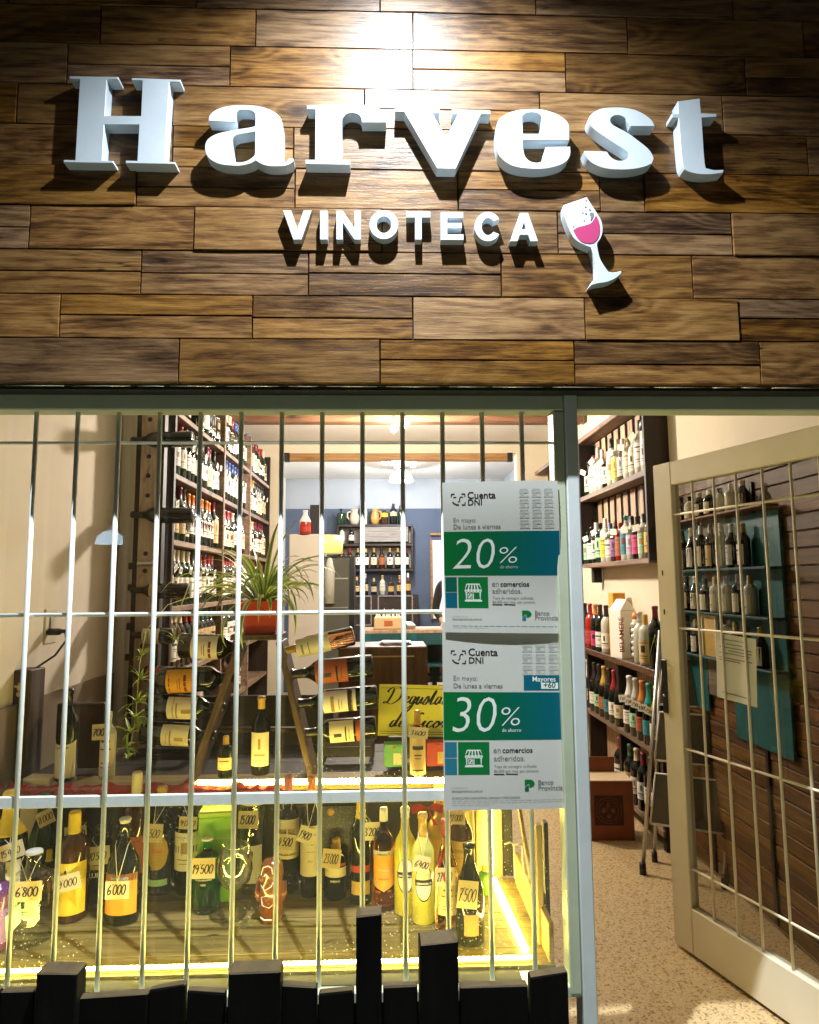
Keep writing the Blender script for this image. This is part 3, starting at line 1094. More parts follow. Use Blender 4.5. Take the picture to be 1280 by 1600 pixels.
st = .24
small = {
    'V': [[(0, 1), (.27, 1), (.5, .33), (.73, 1), (1, 1), (.64, 0), (.36, 0)]],
    'I': [[(0, 1), (1, 1), (1, 0), (0, 0)]],
    'N': [[(0, 0), (0, 1), (.25, 1), (.76, .36), (.76, 1), (1, 1), (1, 0), (.75, 0), (.24, .63), (.24, 0)]],
    'O': [arc(.5, .5, .5, .52, 0, 360)[:-1], arc(.5, .5, .27, .31, 0, 360)[:-1]],
    'T': [[(0, 1), (1, 1), (1, .8), (.63, .8), (.63, 0), (.37, 0), (.37, .8), (0, .8)]],
    'E': [[(0, 1), (.98, 1), (.98, .81), (.27, .81), (.27, .61), (.92, .61), (.92, .43), (.27, .43), (.27, .19), (1, .19), (1, 0), (0, 0)]],
    'C': [arc(.52, .5, .52, .52, 32, 328) + arc(.53, .5, .27, .31, 322, 38)],
    'A': [[(.36, 1), (.64, 1), (1, 0), (.74, 0), (.66, .23), (.34, .23), (.26, 0), (0, 0)], [(.41, .42), (.59, .42), (.5, .72)]]}
boxes = [('V', 38, 168, 57, 190), ('I', 210, 243, 58, 190), ('N', 286, 397, 58, 190), ('O', 440, 572, 58, 186), ('T', 612, 721, 62, 190), ('E', 772, 876, 65, 192), ('C', 930, 1046, 66, 196), ('A', 1095, 1222, 68, 198)]
sdesc = {'V': 'small white raised capital V at the start of the lower word', 'I': 'small white raised capital I, a plain upright bar', 'N': 'small white raised capital N between the I and the O', 'O': 'small white raised capital O, a closed ring', 'T': 'small white raised capital T before the E', 'E': 'small white raised capital E before the C', 'C': 'small white raised capital C, an open ring', 'A': 'small white raised capital A beside the wine glass emblem'}
for ch, x0, x1, y0, y1 in boxes:
    lp = [[(x0+a*(x1-x0), y1-b*(y1-y0)) for a, b in q] for q in small[ch]]
    px_letter('letter', sdesc[ch], lp, 2.977, (430, 310), t=.026, smooth=False, group='small raised letters of the lower word', bevel=.0008)
# wine glass emblem
g = px_letter('glass_emblem', 'tilted white wine glass cutout with pink wine on the plank wall', [[(165, 158), (435, 65), (470, 120), (560, 260), (605, 340), (622, 420), (615, 500), (590, 560), (560, 600), (560, 660), (590, 790), (640, 880), (690, 950), (760, 962), (843, 945), (840, 968), (780, 1020), (680, 1065), (560, 1085), (480, 1110), (505, 1068), (565, 1025), (560, 980), (550, 880), (520, 740), (490, 660), (440, 640), (350, 600), (290, 550), (240, 460), (190, 330), (165, 240)]], 7.62, (860, 300), t=.03, cat='sign emblem', group=None)
if 'group' in g:
    del g['group']


def emblem_part(name, loop, m, dz=.0006):
    yf = YL-.03-dz
    pts = [aty(860+a/7.62, 300+b/7.62, yf) for a, b in loop]
    lp = [(p.x-g.location.x, p.z-g.location.z) for p in pts]
    vs, fs = outline([smooth_loop(lp)], .0008)
    obj(name, MB().add([(v[0], v[1]+yf-g.location.y, v[2]) for v in vs], fs), m, g)


emblem_part('wine', [(272, 455), (330, 420), (440, 390), (500, 355), (545, 278), (575, 340), (590, 420), (585, 500), (560, 560), (510, 605), (450, 612), (380, 595), (320, 540)], mat('pink_wine_vinyl', (.50, .05, .17), .5))
emblem_part('splash', [(470, 255), (490, 240), (515, 250), (512, 290), (490, 335), (478, 335), (482, 295), (468, 270)], GREYINK)
for a, b, r_ in ((425, 98, 9), (422, 178, 10), (470, 208, 11), (385, 245, 9), (425, 255, 13), (403, 338, 8), (278, 408, 9)):
    emblem_part('drop', [(a+r_*math.cos(t_), b+r_*.7*math.sin(t_)) for t_ in (0, 1.2, 2.4, 3.6, 4.8)], GREYINK)

# ---- window frame, post, door frame
wf = empty('window_frame', (-.4, 0, .34), 'pale painted steel frame around the barred shop window', 'window frame')
XL, XR = -1.29, .44
def wpart(name, c, s, m=FRAME):
    obj(name, MB().bbox((c[0]+.4, c[1], c[2]-.34), s, .003), m, wf)
wpart('rail', ((XL+.469)/2, 0, 1.8045), (.469-XL, .06, .047))
wpart('stile', (.4545, -.001, 1.06), (.029, .058, 1.44))
wpart('stile', (XL+.012, 0, 1.06), (.03, .06, 1.44))
wpart('sill', ((XL+.469)/2, .01, .345), (.469-XL, .075, .026))
obj('pane', MB().box(((XL+.44)/2+.4, .038, 1.07-.34), (.44-XL-.02, .004, 1.42)), GLASS, wf)
po = tag(obj('door_post', MB().bbox((.487, .0, .84), (.034, .07, 1.98), .003), POST), 'pale grey steel post between the barred window and the open door', 'door post')
df = empty('door_frame', (.92, 0, 0), 'cream painted steel frame around the open doorway', 'door frame')
obj('rail', MB().bbox((0, .002, 1.806), (.83, .06, .047), .003), FRAME, df)
obj('stile', MB().bbox((.405, .0, .84), (.04, .07, 1.88), .003), FRAME, df)
obj('threshold', MB().box((0, -.03, -.06), (.83, .05, .13)), PAVE, df)

_v = aty(172, 850, 5.0)
sl = empty('street_lamp', (_v.x-.5, .076-_v.y, -.12), 'grey street lamp post with a bluish white dome lamp across the pavement', 'street lamp')
_d = Vector((_v.x, .076-_v.y, _v.z))-sl.location
obj('post', MB().tube([(0, 0, 0), (0, 0, _d.z+.25), (.12, 0, _d.z+.36), (_d.x, 0, _d.z+.36)], [.05, .035, .03, .025], 10), STEEL, sl)
obj('hanger', MB().tube([_d+Vector((0, 0, .13)), _d+Vector((0, 0, .36))], .012, 8), STEEL, sl)
obj('dome', MB().lathe([(.14, 0), (.12, .07), (.07, .12), (0, .14)], 18, T=Matrix.Translation(_d)), mat('street_lamp_globe', (.9, .95, 1), .4, emit=(.55, .8, 1), es=22), sl)

# ---- grille
BX0, BS = -.911, .10608
gr = empty('window_grille', (-.4, 0, .36), 'white painted steel grille of thin upright bars outside the window', 'window grille')
def gpart(name, mb_):
    obj(name, rebase(mb_, (-.4, 0, .36)), BARPAINT, gr)
for k in range(-3, 13):
    x = BX0+BS*k
    gpart('bar', MB().tube([(x, 0, .352), (x, 0, 1.783)], .0063, 8))
for z, rr in ((1.702, .0042), (1.2564, .0052)):
    gpart('crossbar', MB().tube([(XL+.02, .009, z), (.44, .009, z)], rr, 8))
gpart('flat_bar', MB().bbox(((XL+.46)/2, .004, .800), (.42-XL, .010, .028), .002))

# ---- door leaf
HP, FP_ = Vector((1.305, .02, 0)), Vector((1.053, .84, 0))
DL = (FP_-HP).length
door = empty('glazed_door', (HP.x, HP.y, 0), 'cream glazed shop door with thin bars standing open into the shop', 'door', rz=math.atan2((FP_-HP).y, (FP_-HP).x))
def dbox(name, u0, u1, z0, z1, y0=-.04, y1=0., m=DOORPAINT, b=.003):
    return obj(name, MB().bbox((DL-(u0+u1)/2, (y0+y1)/2, (z0+z1)/2), (u1-u0, y1-y0, z1-z0), b), m, door)
dbox('stile', 0, .097, .012, 1.785)
dbox('stile', DL-.09, DL-.002, .012, 1.785)
dbox('rail', .0975, DL-.0905, 1.695, 1.784)
dbox('rail', .0975, DL-.0905, .013, .17)
dbox('pane', .092, DL-.085, .165, 1.7, -.023, -.019, DOORGLASS, .0005)
for u in (.198, .303, .402, .511, .618, .717):
    obj('bar', MB().tube([(DL-u, -.010, .168), (DL-u, -.010, 1.697)], .0045, 8), DOORPAINT, door)
for z in (1.582, 1.157, .722, .305):
    obj('crossbar', MB().tube([(DL-.095, -.011, z), (.088, -.011, z)], .0045, 8), DOORPAINT, door)
h = dbox('handle_plate', .004, .03, .835, 1.035, .0, .007, BLACKP)
obj('keyhole', MB().lathe([(0, 0), (.005, 0), (.005, .004), (0, .004)], 10, T=Matrix.Rotation(-PI/2, 4, 'X')), STEEL, h, (DL-.017, .007, .90))
for z in (1.363, 1.215):
    obj('lock_hole', MB().bbox((0, 0, 0), (.007, .002, .02), .0008), BLACKP, door, (DL-.03, .0006, z))
for z in (.3, 1.5):
    obj('hinge', MB().tube([(0, 0, -.05), (0, 0, .05)], .009, 8), STEEL, door, (-.004, .006, z))
# notice on the door glass
nt = empty('paper_notice', (0, 0, 0), 'white printed paper notice taped to the glass of the open door', 'notice')
nt.matrix_world = Matrix.Translation(HP) @ Matrix.Rotation(math.atan2((FP_-HP).y, (FP_-HP).x), 4, 'Z') @ Matrix.Translation((DL-.351, -.0155, 1.037)) @ Matrix.Rotation(math.radians(-3), 4, 'Y')
mb = MB()
N = 5
mb.add([(-.085+.17*i/N, .0012*math.sin(i*1.7), zz) for zz in (-.11, .11) for i in range(N+1)], [(i, i+1, N+2+i, N+1+i) for i in range(N)])
obj('sheet', mb, PAPER, nt)
mb = MB()
for zz, a, b in ((.092, -.05, .05), (.078, -.03, .04), (.066, -.07, .07), (.056, -.07, .03), (.046, -.06, .07), (.03, -.07, .07), (.022, -.02, .07), (-.088, -.06, .06)):
    mb.box(((a+b)/2, .0022, zz), (b-a, .0004, .0035))
obj('print_lines', mb, GREYINK, nt)

# ================================================================== bottles
PROF = {
    'wine': [(0, .0), (.90, 0), (1, .015), (1, .60), (.97, .65), (.82, .70), (.58, .745), (.42, .79), (.37, .84), (.36, .945), (.42, .95), (.42, .985), (.34, 1), (0, 1)],
    'slope': [(0, 0), (.92, 0), (1, .015), (1, .47), (.95, .54), (.82, .61), (.63, .69), (.47, .76), (.39, .82), (.37, .945), (.43, .95), (.43, .985), (.34, 1), (0, 1)],
    'spirit': [(0, 0), (.92, 0), (1, .02), (1, .64), (.95, .70), (.75, .745), (.5, .775), (.38, .81), (.36, .97), (.34, 1), (0, 1)],
    'gin': [(0, 0), (.94, 0), (1, .03), (1, .58), (.96, .64), (.7, .685), (.42, .71), (.33, .74), (.31, .86), (.39, .865), (.39, .89), (.0, .89)],
    'tube': [(0, 0), (.95, 0), (1, .01), (1, .97), (.95, 1), (0, 1)],
    'flask': [(0, 0), (.90, 0), (1, .03), (1, .50), (.9, .58), (.6, .66), (.36, .72), (.30, .76), (.29, .92), (.35, .925), (.35, .94), (0, .94)],
}


def prof_r(p, z):
    pts = PROF[p]
    for (r0, z0), (r1, z1) in zip(pts, pts[1:]):
        if z0 <= z <= z1 and z1 > z0:
            return r0+(r1-r0)*(z-z0)/(z1-z0)
    return .4


_mesh_cache = {}


def body_mesh(p, R, H, seg, sx=1):
    k = (p, round(R, 4), round(H, 4), seg, sx)
    if k not in _mesh_cache:
        _mesh_cache[k] = MB().lathe([(r*R, z*H) for r, z in PROF[p]], seg, sx=1, sy=sx).mesh('bottle_body')
    return _mesh_cache[k]


def cap_mesh(p, R, H, z0, seg, sx=1):
    k = ('cap', p, round(R, 4), round(H, 4), round(z0, 3), seg)
    if k not in _mesh_cache:
        e = .0008
        top = PROF[p][-1][1]
        zs = [z0]+[z for r, z in PROF[p] if z0 < z < top-.006]+[top-.006]
        pr = [(prof_r(p, z)*R+e, z*H) for z in zs]+[(prof_r(p, top-.006)*R*.9, top*H+e), (0, top*H+e)]
        pr = [(0, z0*H)]+pr
        _mesh_cache[k] = MB().lathe(pr, seg).mesh('capsule')
    return _mesh_cache[k]


def label_mesh(p, R, H, z0, z1, half, seg, sx=1, shape=None):
    k = ('lab', p, round(R, 4), round(H, 4), z0, z1, half, seg, sx, shape)
    if k not in _mesh_cache:
        e = .0007
        n = max(4, seg)
        vs, fs = [], []
        for i in range(n+1):
            t = -1+2*i/n
            a = -PI/2+t*half
            b, c = z0, z1
            if shape == 'oval':
                q = math.sqrt(max(0, 1-t*t))
                m_ = (z0+z1)/2
                b, c = m_-(z1-z0)/2*q, m_+(z1-z0)/2*q
            if shape == 'shield':
                b = z0+(z1-z0)*.16*abs(t)**.8
            if shape == 'scoop':
                c = z1-(z1-z0)*.1*(1-t*t)
            for z in (b, c):
                r = prof_r(p, min(z, .62))*R+e
                vs.append((r*math.cos(a), r*math.sin(a)*sx, z*H))
        for i in range(n):
            fs.append((2*i, 2*i+2, 2*i+3, 2*i+1))
        _mesh_cache[k] = MB().add(vs, fs, 0, True).mesh('label')
    return _mesh_cache[k]


PRM = [mat('label_print_' + n_, c, .6) for n_, c in (('black', (.02, .02, .02)), ('wine', (.16, .02, .03)), ('gold', (.35, .22, .06)), ('grey', (.22, .2, .18)), ('green', (.03, .12, .05)))]


def print_mesh(p, R, H, z0, z1, half, kind):
    """a few lines and a small device printed on a label"""
    k = ('print', p, round(R, 4), round(H, 4), z0, z1, round(half, 2), kind)
    if k not in _mesh_cache:
        mb = MB()
        r = R+.0013
        dz = (z1-z0)
        rows = {0: [(.80, .86, .55), (.62, .65, .7), (.3, .33, .5), (.2, .22, .6)], 1: [(.45, .75, .3), (.28, .31, .6), (.18, .2, .45), (.86, .88, .8)],
                2: [(.66, .76, .75), (.5, .53, .5), (.42, .44, .4), (.1, .14, .8)], 3: [(.5, .82, .16), (.3, .36, .7), (.18, .2, .5)]}[kind]
        for a, b, f in rows:
            n = 4
            vs = []
            for i in range(n+1):
                t = -PI/2+(-1+2*i/n)*half*f*.75
                for z in (a, b):
                    vs.append((r*math.cos(t), r*math.sin(t), (z0+dz*z)*H))
            mb.add(vs, [(2*i, 2*i+2, 2*i+3, 2*i+1) for i in range(n)], 0, True)
        _mesh_cache[k] = mb.mesh('label_print')
    return _mesh_cache[k]


def wrap(verts, R, z, dx=0, sx=1, e=.0013):
    out = []
    for x, y in verts:
        a = -PI/2+(x+dx)/R
        out.append(((R+e)*math.cos(a), (R+e)*math.sin(a)*sx, z+y))
    return out


def bottle(name, label, loc, R, H, p='wine', glass=GL_DARK, cap=(.8, 'red'), lab=((.15, .5, 1.2, 'cream'),), seg=12, rot=(0, 0, 0), group=None, sx=1, cat='bottle', prints=(), shape=None):
    o = obj(name, body_mesh(p, R, H, seg, sx), glass, None, loc, rot)
    tag(o, label, cat, group)
    if cap:
        obj('capsule', cap_mesh(p, R, H, cap[0], seg), CAP[cap[1]] if isinstance(cap[1], str) else cap[1], o)
    for L in lab:
        lm = obj('label', label_mesh(p, R, H, L[0], L[1], L[2], max(6, seg//2), sx, L[4] if len(L) > 4 else None), LBL[L[3]] if isinstance(L[3], str) else L[3], o)
    if lab and not prints and sx == 1 and lab[0][1]-lab[0][0] > .2 and lab[0][3] not in ('black',):
        L = lab[0]
        pc = PRM[(len(label)*7+int(abs(loc[0]*131+loc[1]*517+loc[2]*73))) % 5]
        obj('label_print', print_mesh(p, R, H, L[0], L[1], L[2], (len(label)+int(abs(loc[1]*311))) % 4), pc, o)['kind'] = 'stuff'
    for (s, zf, wd, m, *rest) in prints:
        hand = rest and rest[0] == 'h'
        vs, fs = (handtext(s, wd, pen=.1) if hand else ftext(s, wd, bold=.02))
        r = prof_r(p, min(zf, .62))*R
        obj('lettering', MB().add(wrap(vs, r, zf*H, -wd/2, sx), fs), m, o)
    return o


def bottle_px(label, px, base, top, wpx, p='wine', glass=GL_DARK, cap=None, lab=(), seg=24, z=ZF, name='bottle', group='bottles in the lower window display', sx=1, prints=(), rz=0, dy=0):
    """a bottle standing where the photograph shows its foot; size from its width and top"""
    q = atz(px, base, z)
    d = (q-CAM).dot(_F)
    R = wpx/2*d/FPX
    y = q.y+R*sx*.8+dy
    c = aty(px, base, y)
    c = Vector((c.x, y, z))
    H = aty(px, top, y).z-z
    o = bottle(name, label, c, R, H, p, glass, cap, lab, seg, (0, 0, rz), group, sx, prints=prints)
    o['_R'] = R
    o['_H'] = H
    return o


def price_tag(label, text, px, py, wpx, y, tilt=0, hpx=None, neck=None, m=CARD, group='handwritten price tags', hand=True):
    c = aty(px, py, y)
    d = (c-CAM).dot(_F)
    w_ = wpx*d/FPX
    h_ = (hpx or wpx*.62)*d/FPX
    rt = random.Random(int(px*13+py))
    if m is CARD:
        m = rt.choice(CARDS)
    h_ *= rt.uniform(.9, 1.12)
    tilt += rt.uniform(-4, 4)
    o = obj('price_tag', MB().box((0, 0, 0), (w_, .0008, h_)), m, None, c, (math.radians(-4), math.radians(tilt), 0))
    tag(o, label, 'price tag', group)
    vs, fs = handtext(text, w_*rt.uniform(.76, .88), h_*rt.uniform(.40, .56), pen=rt.uniform(.10, .15), shear=rt.uniform(.05, .32), callig=.35)
    obj('price_writing', MB().add([(x-w_*.42, -.0010, z_-h_*.25) for x, z_ in vs], fs), INK, o)
    if neck:
        bx, by, bz, nr = neck
        T = o.matrix_basis.inverted()
        top = Vector((0, -.001, h_*.42))
        pts1 = [T @ Vector((bx-nr, by-nr*.3, bz)), T @ Vector((bx-nr*.9, by-nr*1.1, bz-.008)), top]
        pts2 = [T @ Vector((bx+nr, by-nr*.3, bz)), T @ Vector((bx+nr*.9, by-nr*1.1, bz-.008)), top]
        obj('string', MB().tube(pts1, .0009, 5).tube(pts2, .0009, 5), STRING, o)
    return o


def tag_on(b, label, text, px, py, wpx, tilt=0, hpx=None, zf=.84, m=CARD):
    R, H = b['_R'], b['_H']
    y = b.location.y-R-.008
    return price_tag(label, text, px, py, wpx, y, tilt, hpx, (b.location.x, b.location.y, b.location.z+zf*H, R*.42), m)


# ---------------------------------------------------------------- lower display platform and its lights
pf = empty('display_platform', (-.4, .05, .30), 'worn wooden board platform holding the lower row of bottles in the window', 'display platform')
ys = [.048, .135, .235, .325, .44, .558]
for a, b in zip(ys, ys[1:]):
    obj('plank', plank_mesh(1.72, b-a-.003, .016, rnd), WOOD_FLOOR, pf, (-.035, (a+b)/2-.05, ZF-.008-.30), (-PI/2, 0, 0))
obj('frame', MB().box((-.035, .255, -.03), (1.7, .5, .16)), WOOD_DARK, pf)
bk = tag(obj('display_backboard', MB().bbox((-.43, .575, .505), (1.69, .014, .275), .002), noisy('black_stained_board', (.012, .011, .009), (.025, .022, .018), 9, .5)), 'black board closing the back of the lower bottle display', 'backboard')
us = empty('display_shelf', (-.4, .85, ZS-.03), 'upper display shelf behind the window carrying the rack and plant', 'shelf')
for i, (a, b) in enumerate(((.585, .72), (.722, .86), (.862, 1.0), (1.002, 1.13))):
    obj('plank', plank_mesh(1.66, b-a, .02, rnd), WOOD_DARK if i else WOOD_FLOOR, us, (-.03, (a+b)/2-.85, .02), (-PI/2, 0, 0))
obj('frame', MB().box((-.03, .0, -.01), (1.6, .5, .03)), WOOD_DARK, us)


def led_strip(label, p0, p1, n, face, wid=.017):
    """adhesive tape with a row of glowing diodes"""
    p0, p1, face = Vector(p0), Vector(p1), Vector(face).normalized()
    d = (p1-p0)
    o = tag(obj('led_strip', MB().tube([Vector(), d], .0045, 4), LEDCARD, None, p0), label, 'light strip', 'yellow light strips in the window')
    mb = MB()
    L = d.length
    t = d.normalized()
    s = t.cross(face).normalized()
    for i in range(n):
        c = t*(L*(i+.5)/n)+face*.006
        hl, hw = L/n*.36, wid/2
        mb.add([c-t*hl-s*hw, c+t*hl-s*hw, c+t*hl+s*hw, c-t*hl+s*hw, c-t*hl*.8-s*hw*.8+face*.002, c+t*hl*.8-s*hw*.8+face*.002, c+t*hl*.8+s*hw*.8+face*.002, c-t*hl*.8+s*hw*.8+face*.002],
               [(4, 5, 6, 7), (0, 1, 5, 4), (1, 2, 6, 5), (2, 3, 7, 6), (3, 0, 4, 7)])
    e = obj('diodes', mb, LED, o)
    e['kind'] = 'stuff'
    return o


zl = aty(300, 1521, .062).z
led_strip('glowing yellow light strip along the front edge of the lower display', (-1.2, .066, ZF+.006), (.37, .066, ZF+.006), 120, (0, .35, 1))
led_strip('glowing yellow light strip along the edge of the upper display shelf', (-.62, YB-.012, aty(300, 1222, YB).z), (.39, YB-.012, aty(690, 1218, YB).z), 80, (0, -1, .25))
led_strip('glowing yellow light strip along the right side of the lower display', (.362, .09, ZF+.006), (.345, .53, ZF+.006), 34, (-.5, 0, 1))
led_strip('short upright glowing light strip in the back right corner of the display', (.338, .548, ZF+.02), (.338, .548, ZS-.01), 24, (-.3, -1, 0))

# crate boards closing the right side of the display
cr = empty('side_crate', (.40, .3, ZF), 'open wooden crate boards closing the right side of the lower display', 'crate')
YW = wood('yellowish_crate_wood', [(.2, .13, .045), (.34, .23, .09), (.44, .31, .13), (.52, .38, .18)], rough=.6, axis='Y', vary=.15)
YWZ = wood('yellowish_crate_upright', [(.2, .13, .045), (.34, .23, .09), (.44, .31, .13), (.52, .38, .18)], rough=.6, axis='Z', vary=.15)
obj('side_board', MB().bbox((.018, -.01, .045), (.014, .46, .10), .002), YW, cr)
obj('upright', MB().bbox((.012, -.14, .15), (.016, .03, .31), .002), YWZ, cr)
obj('upright', MB().bbox((.036, -.12, .15), (.012, .03, .31), .002), WOOD_DARKZ, cr)
for i in range(5):
    obj('back_slat', MB().bbox((-.225+.046*i, .268, .15), (.042, .012, .30), .002), YWZ, cr)
obj('brace', MB().bbox((.02, .08, .17), (.010, .34, .02), .002, rot=(.75, 0, 0)), YW, cr)
tp = []
for i, (px, pt, pb) in enumerate(((801, 1316, 1372), (814, 1318, 1368))):
    a, b = aty(px, pt, .33), aty(px+5, pb, .33)
    tp.append(tag(obj('hanging_string', MB().tube([Vector((-.02, .02, -.012)), Vector((-.008, 0, 0)), Vector((.004, -.002, -.006)), (b-a)*.5, b-a], .0028, 6), STRING, None, a), ('white looped cord hanging in the right corner of the display, left one', 'white looped cord hanging in the right corner of the display, right one')[i], 'cord', 'white cords in the corner'))

# ---------------------------------------------------------------- bottles in the lower display
B = bottle_px
b1 = B('clear square-shouldered gin bottle with glass stopper and pale green leaf label', 46, 1481, 1312, 66, 'gin', GL_CLEAR, (.865, CAP['silver']), ((.30, .52, .75, LBL['mint']),), seg=28)
o = obj('leaf_tag', MB().add([(-.001, 0, -.045), (.022, 0, .006), (.004, 0, .05), (-.022, 0, .004)], [(0, 1, 2, 3)]), LBL['mint'], b1, (-.018, -b1['_R']-.004, .075), (0, math.radians(18), 0))
tag_on(b1, 'price tag 6.800 on the clear gin bottle at the left', '6.800', 43, 1393, 44, -4, 30)
b2 = B('squat amber bottle with big yellow label and yellow cap', 110, 1443, 1268, 50, 'spirit', GL_BROWN, (.80, 'yellow'), ((.08, .56, 1.3, 'yellow'),), prints=(('e', .47, .008, LBL['black']), ('mezcal', .32, .035, LBL['rust'])))
tag_on(b2, 'price tag 9.000 on the yellow labelled bottle', '9.000', 107, 1379, 38, -12, 24, .76)
b3 = B('dark flask bottle with orange label and clear stopper', 190, 1447, 1268, 52, 'flask', GL_DARK, (.90, CAP['silver']), ((.10, .46, 1.2, 'orange'), (.40, .465, 1.2, 'rust')), sx=.7, prints=(('SAN JUAN', .415, .05, WHITEINK),))
tag_on(b3, 'price tag 6.000 on the dark flask with orange label', '6.000', 183, 1391, 37, -3, 27, .74)
b4 = B('tall cream labelled bottle with yellow neck cut off at the left', 6, 1452, 1236, 56, 'wine', GL_DARK, (.68, 'yellow'), ((.1, .5, 1.2, 'cream'),))
tag_on(b4, 'price tag 15.400 hanging at the far left', '15.400', 18, 1330, 40, -22, 22, .72)
B('plum purple bottle peeking in at the left corner', -8, 1490, 1350, 44, 'spirit', GL_PURPLE, (.8, 'black'), ((.1, .5, 1.2, 'purple'),))
b5 = B('green-necked wine bottle standing behind the gin bottle', 62, 1404, 1240, 44, 'slope', GL_GREEN, (.8, 'green'), ((.2, .5, 1.2, 'black'),))
tag_on(b5, 'price tag 8.000 tilted on the green-necked bottle', '8.000', 71, 1278, 27, -22, 22, .82)
B('small amber bottle with yellow cap between gin and yellow label bottle', 74, 1408, 1328, 24, 'spirit', GL_AMBER, (.78, 'yellow'), ((.2, .5, 1.2, 'rust'),))
b7 = B('dark bottle with red and cream label behind the yellow label bottle', 122, 1408, 1262, 40, 'wine', GL_DARK, (.82, 'black'), ((.42, .6, 1.2, 'cream'), (.48, .54, 1.22, 'red')))
tag_on(b7, 'price tag 7.500 behind the yellow cap', '7.500', 118, 1303, 34, -5, 24, .84)
b8 = B('black bottle with small white lettering left of the dark flask', 152, 1412, 1290, 40, 'spirit', GL_DARK, (.9, 'black'), ((.46, .52, .5, 'tan'),), prints=(('LUI', .36, .026, WHITEINK),))
tag_on(b8, 'price tag 10.500 above the black bottle with white lettering', '10.500', 154, 1337, 35, -4, 26, .86)
B('tall brown bottle with long cream capsule behind the flask', 208, 1405, 1206, 42, 'spirit', GL_BROWN, (.83, 'cream'), ((.2, .5, 1.1, 'rust'),))
b10 = B('black bottle with amber oval label and gold top', 249, 1399, 1228, 38, 'wine', GL_DARK, (.84, 'gold'), ((.24, .56, .95, 'gold', 'oval'), (.09, .15, .9, 'mint')), prints=(('Otro', .40, .034, LBL['orange_red']),))
tag_on(b10, 'price tag 5.500 on the bottle with amber oval label', '5.500', 239, 1302, 30, 4, 26, .84)
b11 = B('wine bottle with black and white zigzag label and red capsule', 292, 1399, 1220, 40, 'wine', GL_DARK, (.82, 'red'), ((.22, .56, 1.3, 'white'), (.38, .44, 1.32, 'black')))
tag_on(b11, 'price tag 9.000 on the zigzag label bottle beside the green box', '9.000', 294, 1286, 28, 4, 20, .84)
# green carton
q = atz(332, 1412, ZF)
bx = empty('green_carton', (q.x, q.y+.045, ZF), 'bright lime green bottle carton with folded lid', 'carton', rz=.12)
obj('box', MB().bbox((0, 0, .125), (.105, .085, .25), .002), BOXG, bx)
obj('lid', MB().bbox((0, 0, .258), (.108, .088, .018), .004), BOXGL, bx)
vs, fs = ftext('LA SALAMANDRA', .075, bold=.02)
obj('lettering', MB().add([(x-.03, -.0433, .185+y) for x, y in vs], fs), BOXGL, bx)
b13 = B('emerald green bottle with white stopper in front of the green carton', 322, 1429, 1295, 44, 'gin', GL_ABS, (.865, 'white'), (), seg=28, prints=(('LA SALAMANDRA', .42, .05, WHITEINK), ('1850', .36, .014, WHITEINK)))
tag_on(b13, 'price tag 19.500 on the emerald green bottle', '19.500', 317, 1357, 38, 2, 33, .70)
b14 = B('tall clear cylinder bottle with frosted label behind the wine glass', 394, 1397, 1246, 42, 'tube', GL_CLEAR, (.95, 'white'), ((.12, .52, .9, 'silver'),), prints=(('III', .4, .016, LBL['black']),))
tag_on(b14, 'price tag 15.000 on the clear cylinder bottle', '15.000', 388, 1281, 31, 2, 24, .9)
# wine glass
q = atz(362, 1450, ZF)
wg = empty('wine_glass', (q.x, q.y+.03, ZF), 'empty stemmed wine glass standing in front of the cylinder bottle', 'wine glass')
d_ = (q-CAM).dot(_F)
k_ = d_/FPX
Hh = aty(362, 1320, q.y+.03).z-ZF
rb = 28*k_
obj('bowl', MB().lathe([(.004, Hh*.42), (rb*.5, Hh*.46), (rb*.85, Hh*.54), (rb, Hh*.68), (rb*.93, Hh*.85), (rb*.78, Hh), (rb*.76, Hh), (rb*.91, Hh*.85), (rb*.97, Hh*.68), (rb*.82, Hh*.55), (rb*.46, Hh*.475), (0, Hh*.45)], 28), GL_GLASS, wg)
obj('stem', MB().lathe([(.0032, Hh*.05), (.0028, Hh*.2), (.004, Hh*.42)], 10), GL_GLASS, wg)
obj('foot', MB().lathe([(0, 0), (21*k_, 0), (21*k_, .0015), (.006, .007), (0, .009)], 28), GL_GLASS, wg)
# glazed ceramic figure bottle
q = atz(421, 1444, ZF)
d_ = (q-CAM).dot(_F)
k_ = d_/FPX
fg = empty('ceramic_figure', (q.x, q.y+.03, ZF), 'brown glazed ceramic figure bottle with white painted outlines', 'ceramic figure')
Hh = aty(421, 1339, q.y+.03).z-ZF
r_ = 19*k_
mb = MB().lathe([(0, 0), (r_*.92, 0), (r_*.96, Hh*.06), (r_*.9, Hh*.1), (r_*1.04, Hh*.16), (r_*1.08, Hh*.4), (r_*1.05, Hh*.58), (r_*.92, Hh*.66), (r_*.98, Hh*.74), (r_*.9, Hh*.88), (r_*.62, Hh*.97), (0, Hh)], 24)
obj('body', mb, BROWNCER, fg)
obj('nose', MB().lathe([(0, -.012), (.008, -.008), (.010, 0), (.006, .008), (0, .01)], 12, T=Matrix.Translation((-r_*.75, -r_*.7, Hh*.72))), BROWNCER, fg)
for sx_ in (-1, 1):
    obj('arm', MB().tube([(sx_*r_*1.0, -.004, Hh*.62), (sx_*r_*1.12, -.012, Hh*.45), (sx_*r_*.95, -r_*.5, Hh*.34)], [.008, .009, .007], 8), BROWNCER, fg)
def cline(pts, rr=.0016):
    P = []
    for a, z in pts:
        P.append((r_*1.07*math.sin(a), -r_*1.07*math.cos(a), Hh*z))
    obj('painted_line', MB().tube(P, rr, 5), WHITELINE, fg)
cline([(-.75, .66), (-.75, .8), (-.55, .9), (-.15, .935), (.15, .9), (.22, .8)])
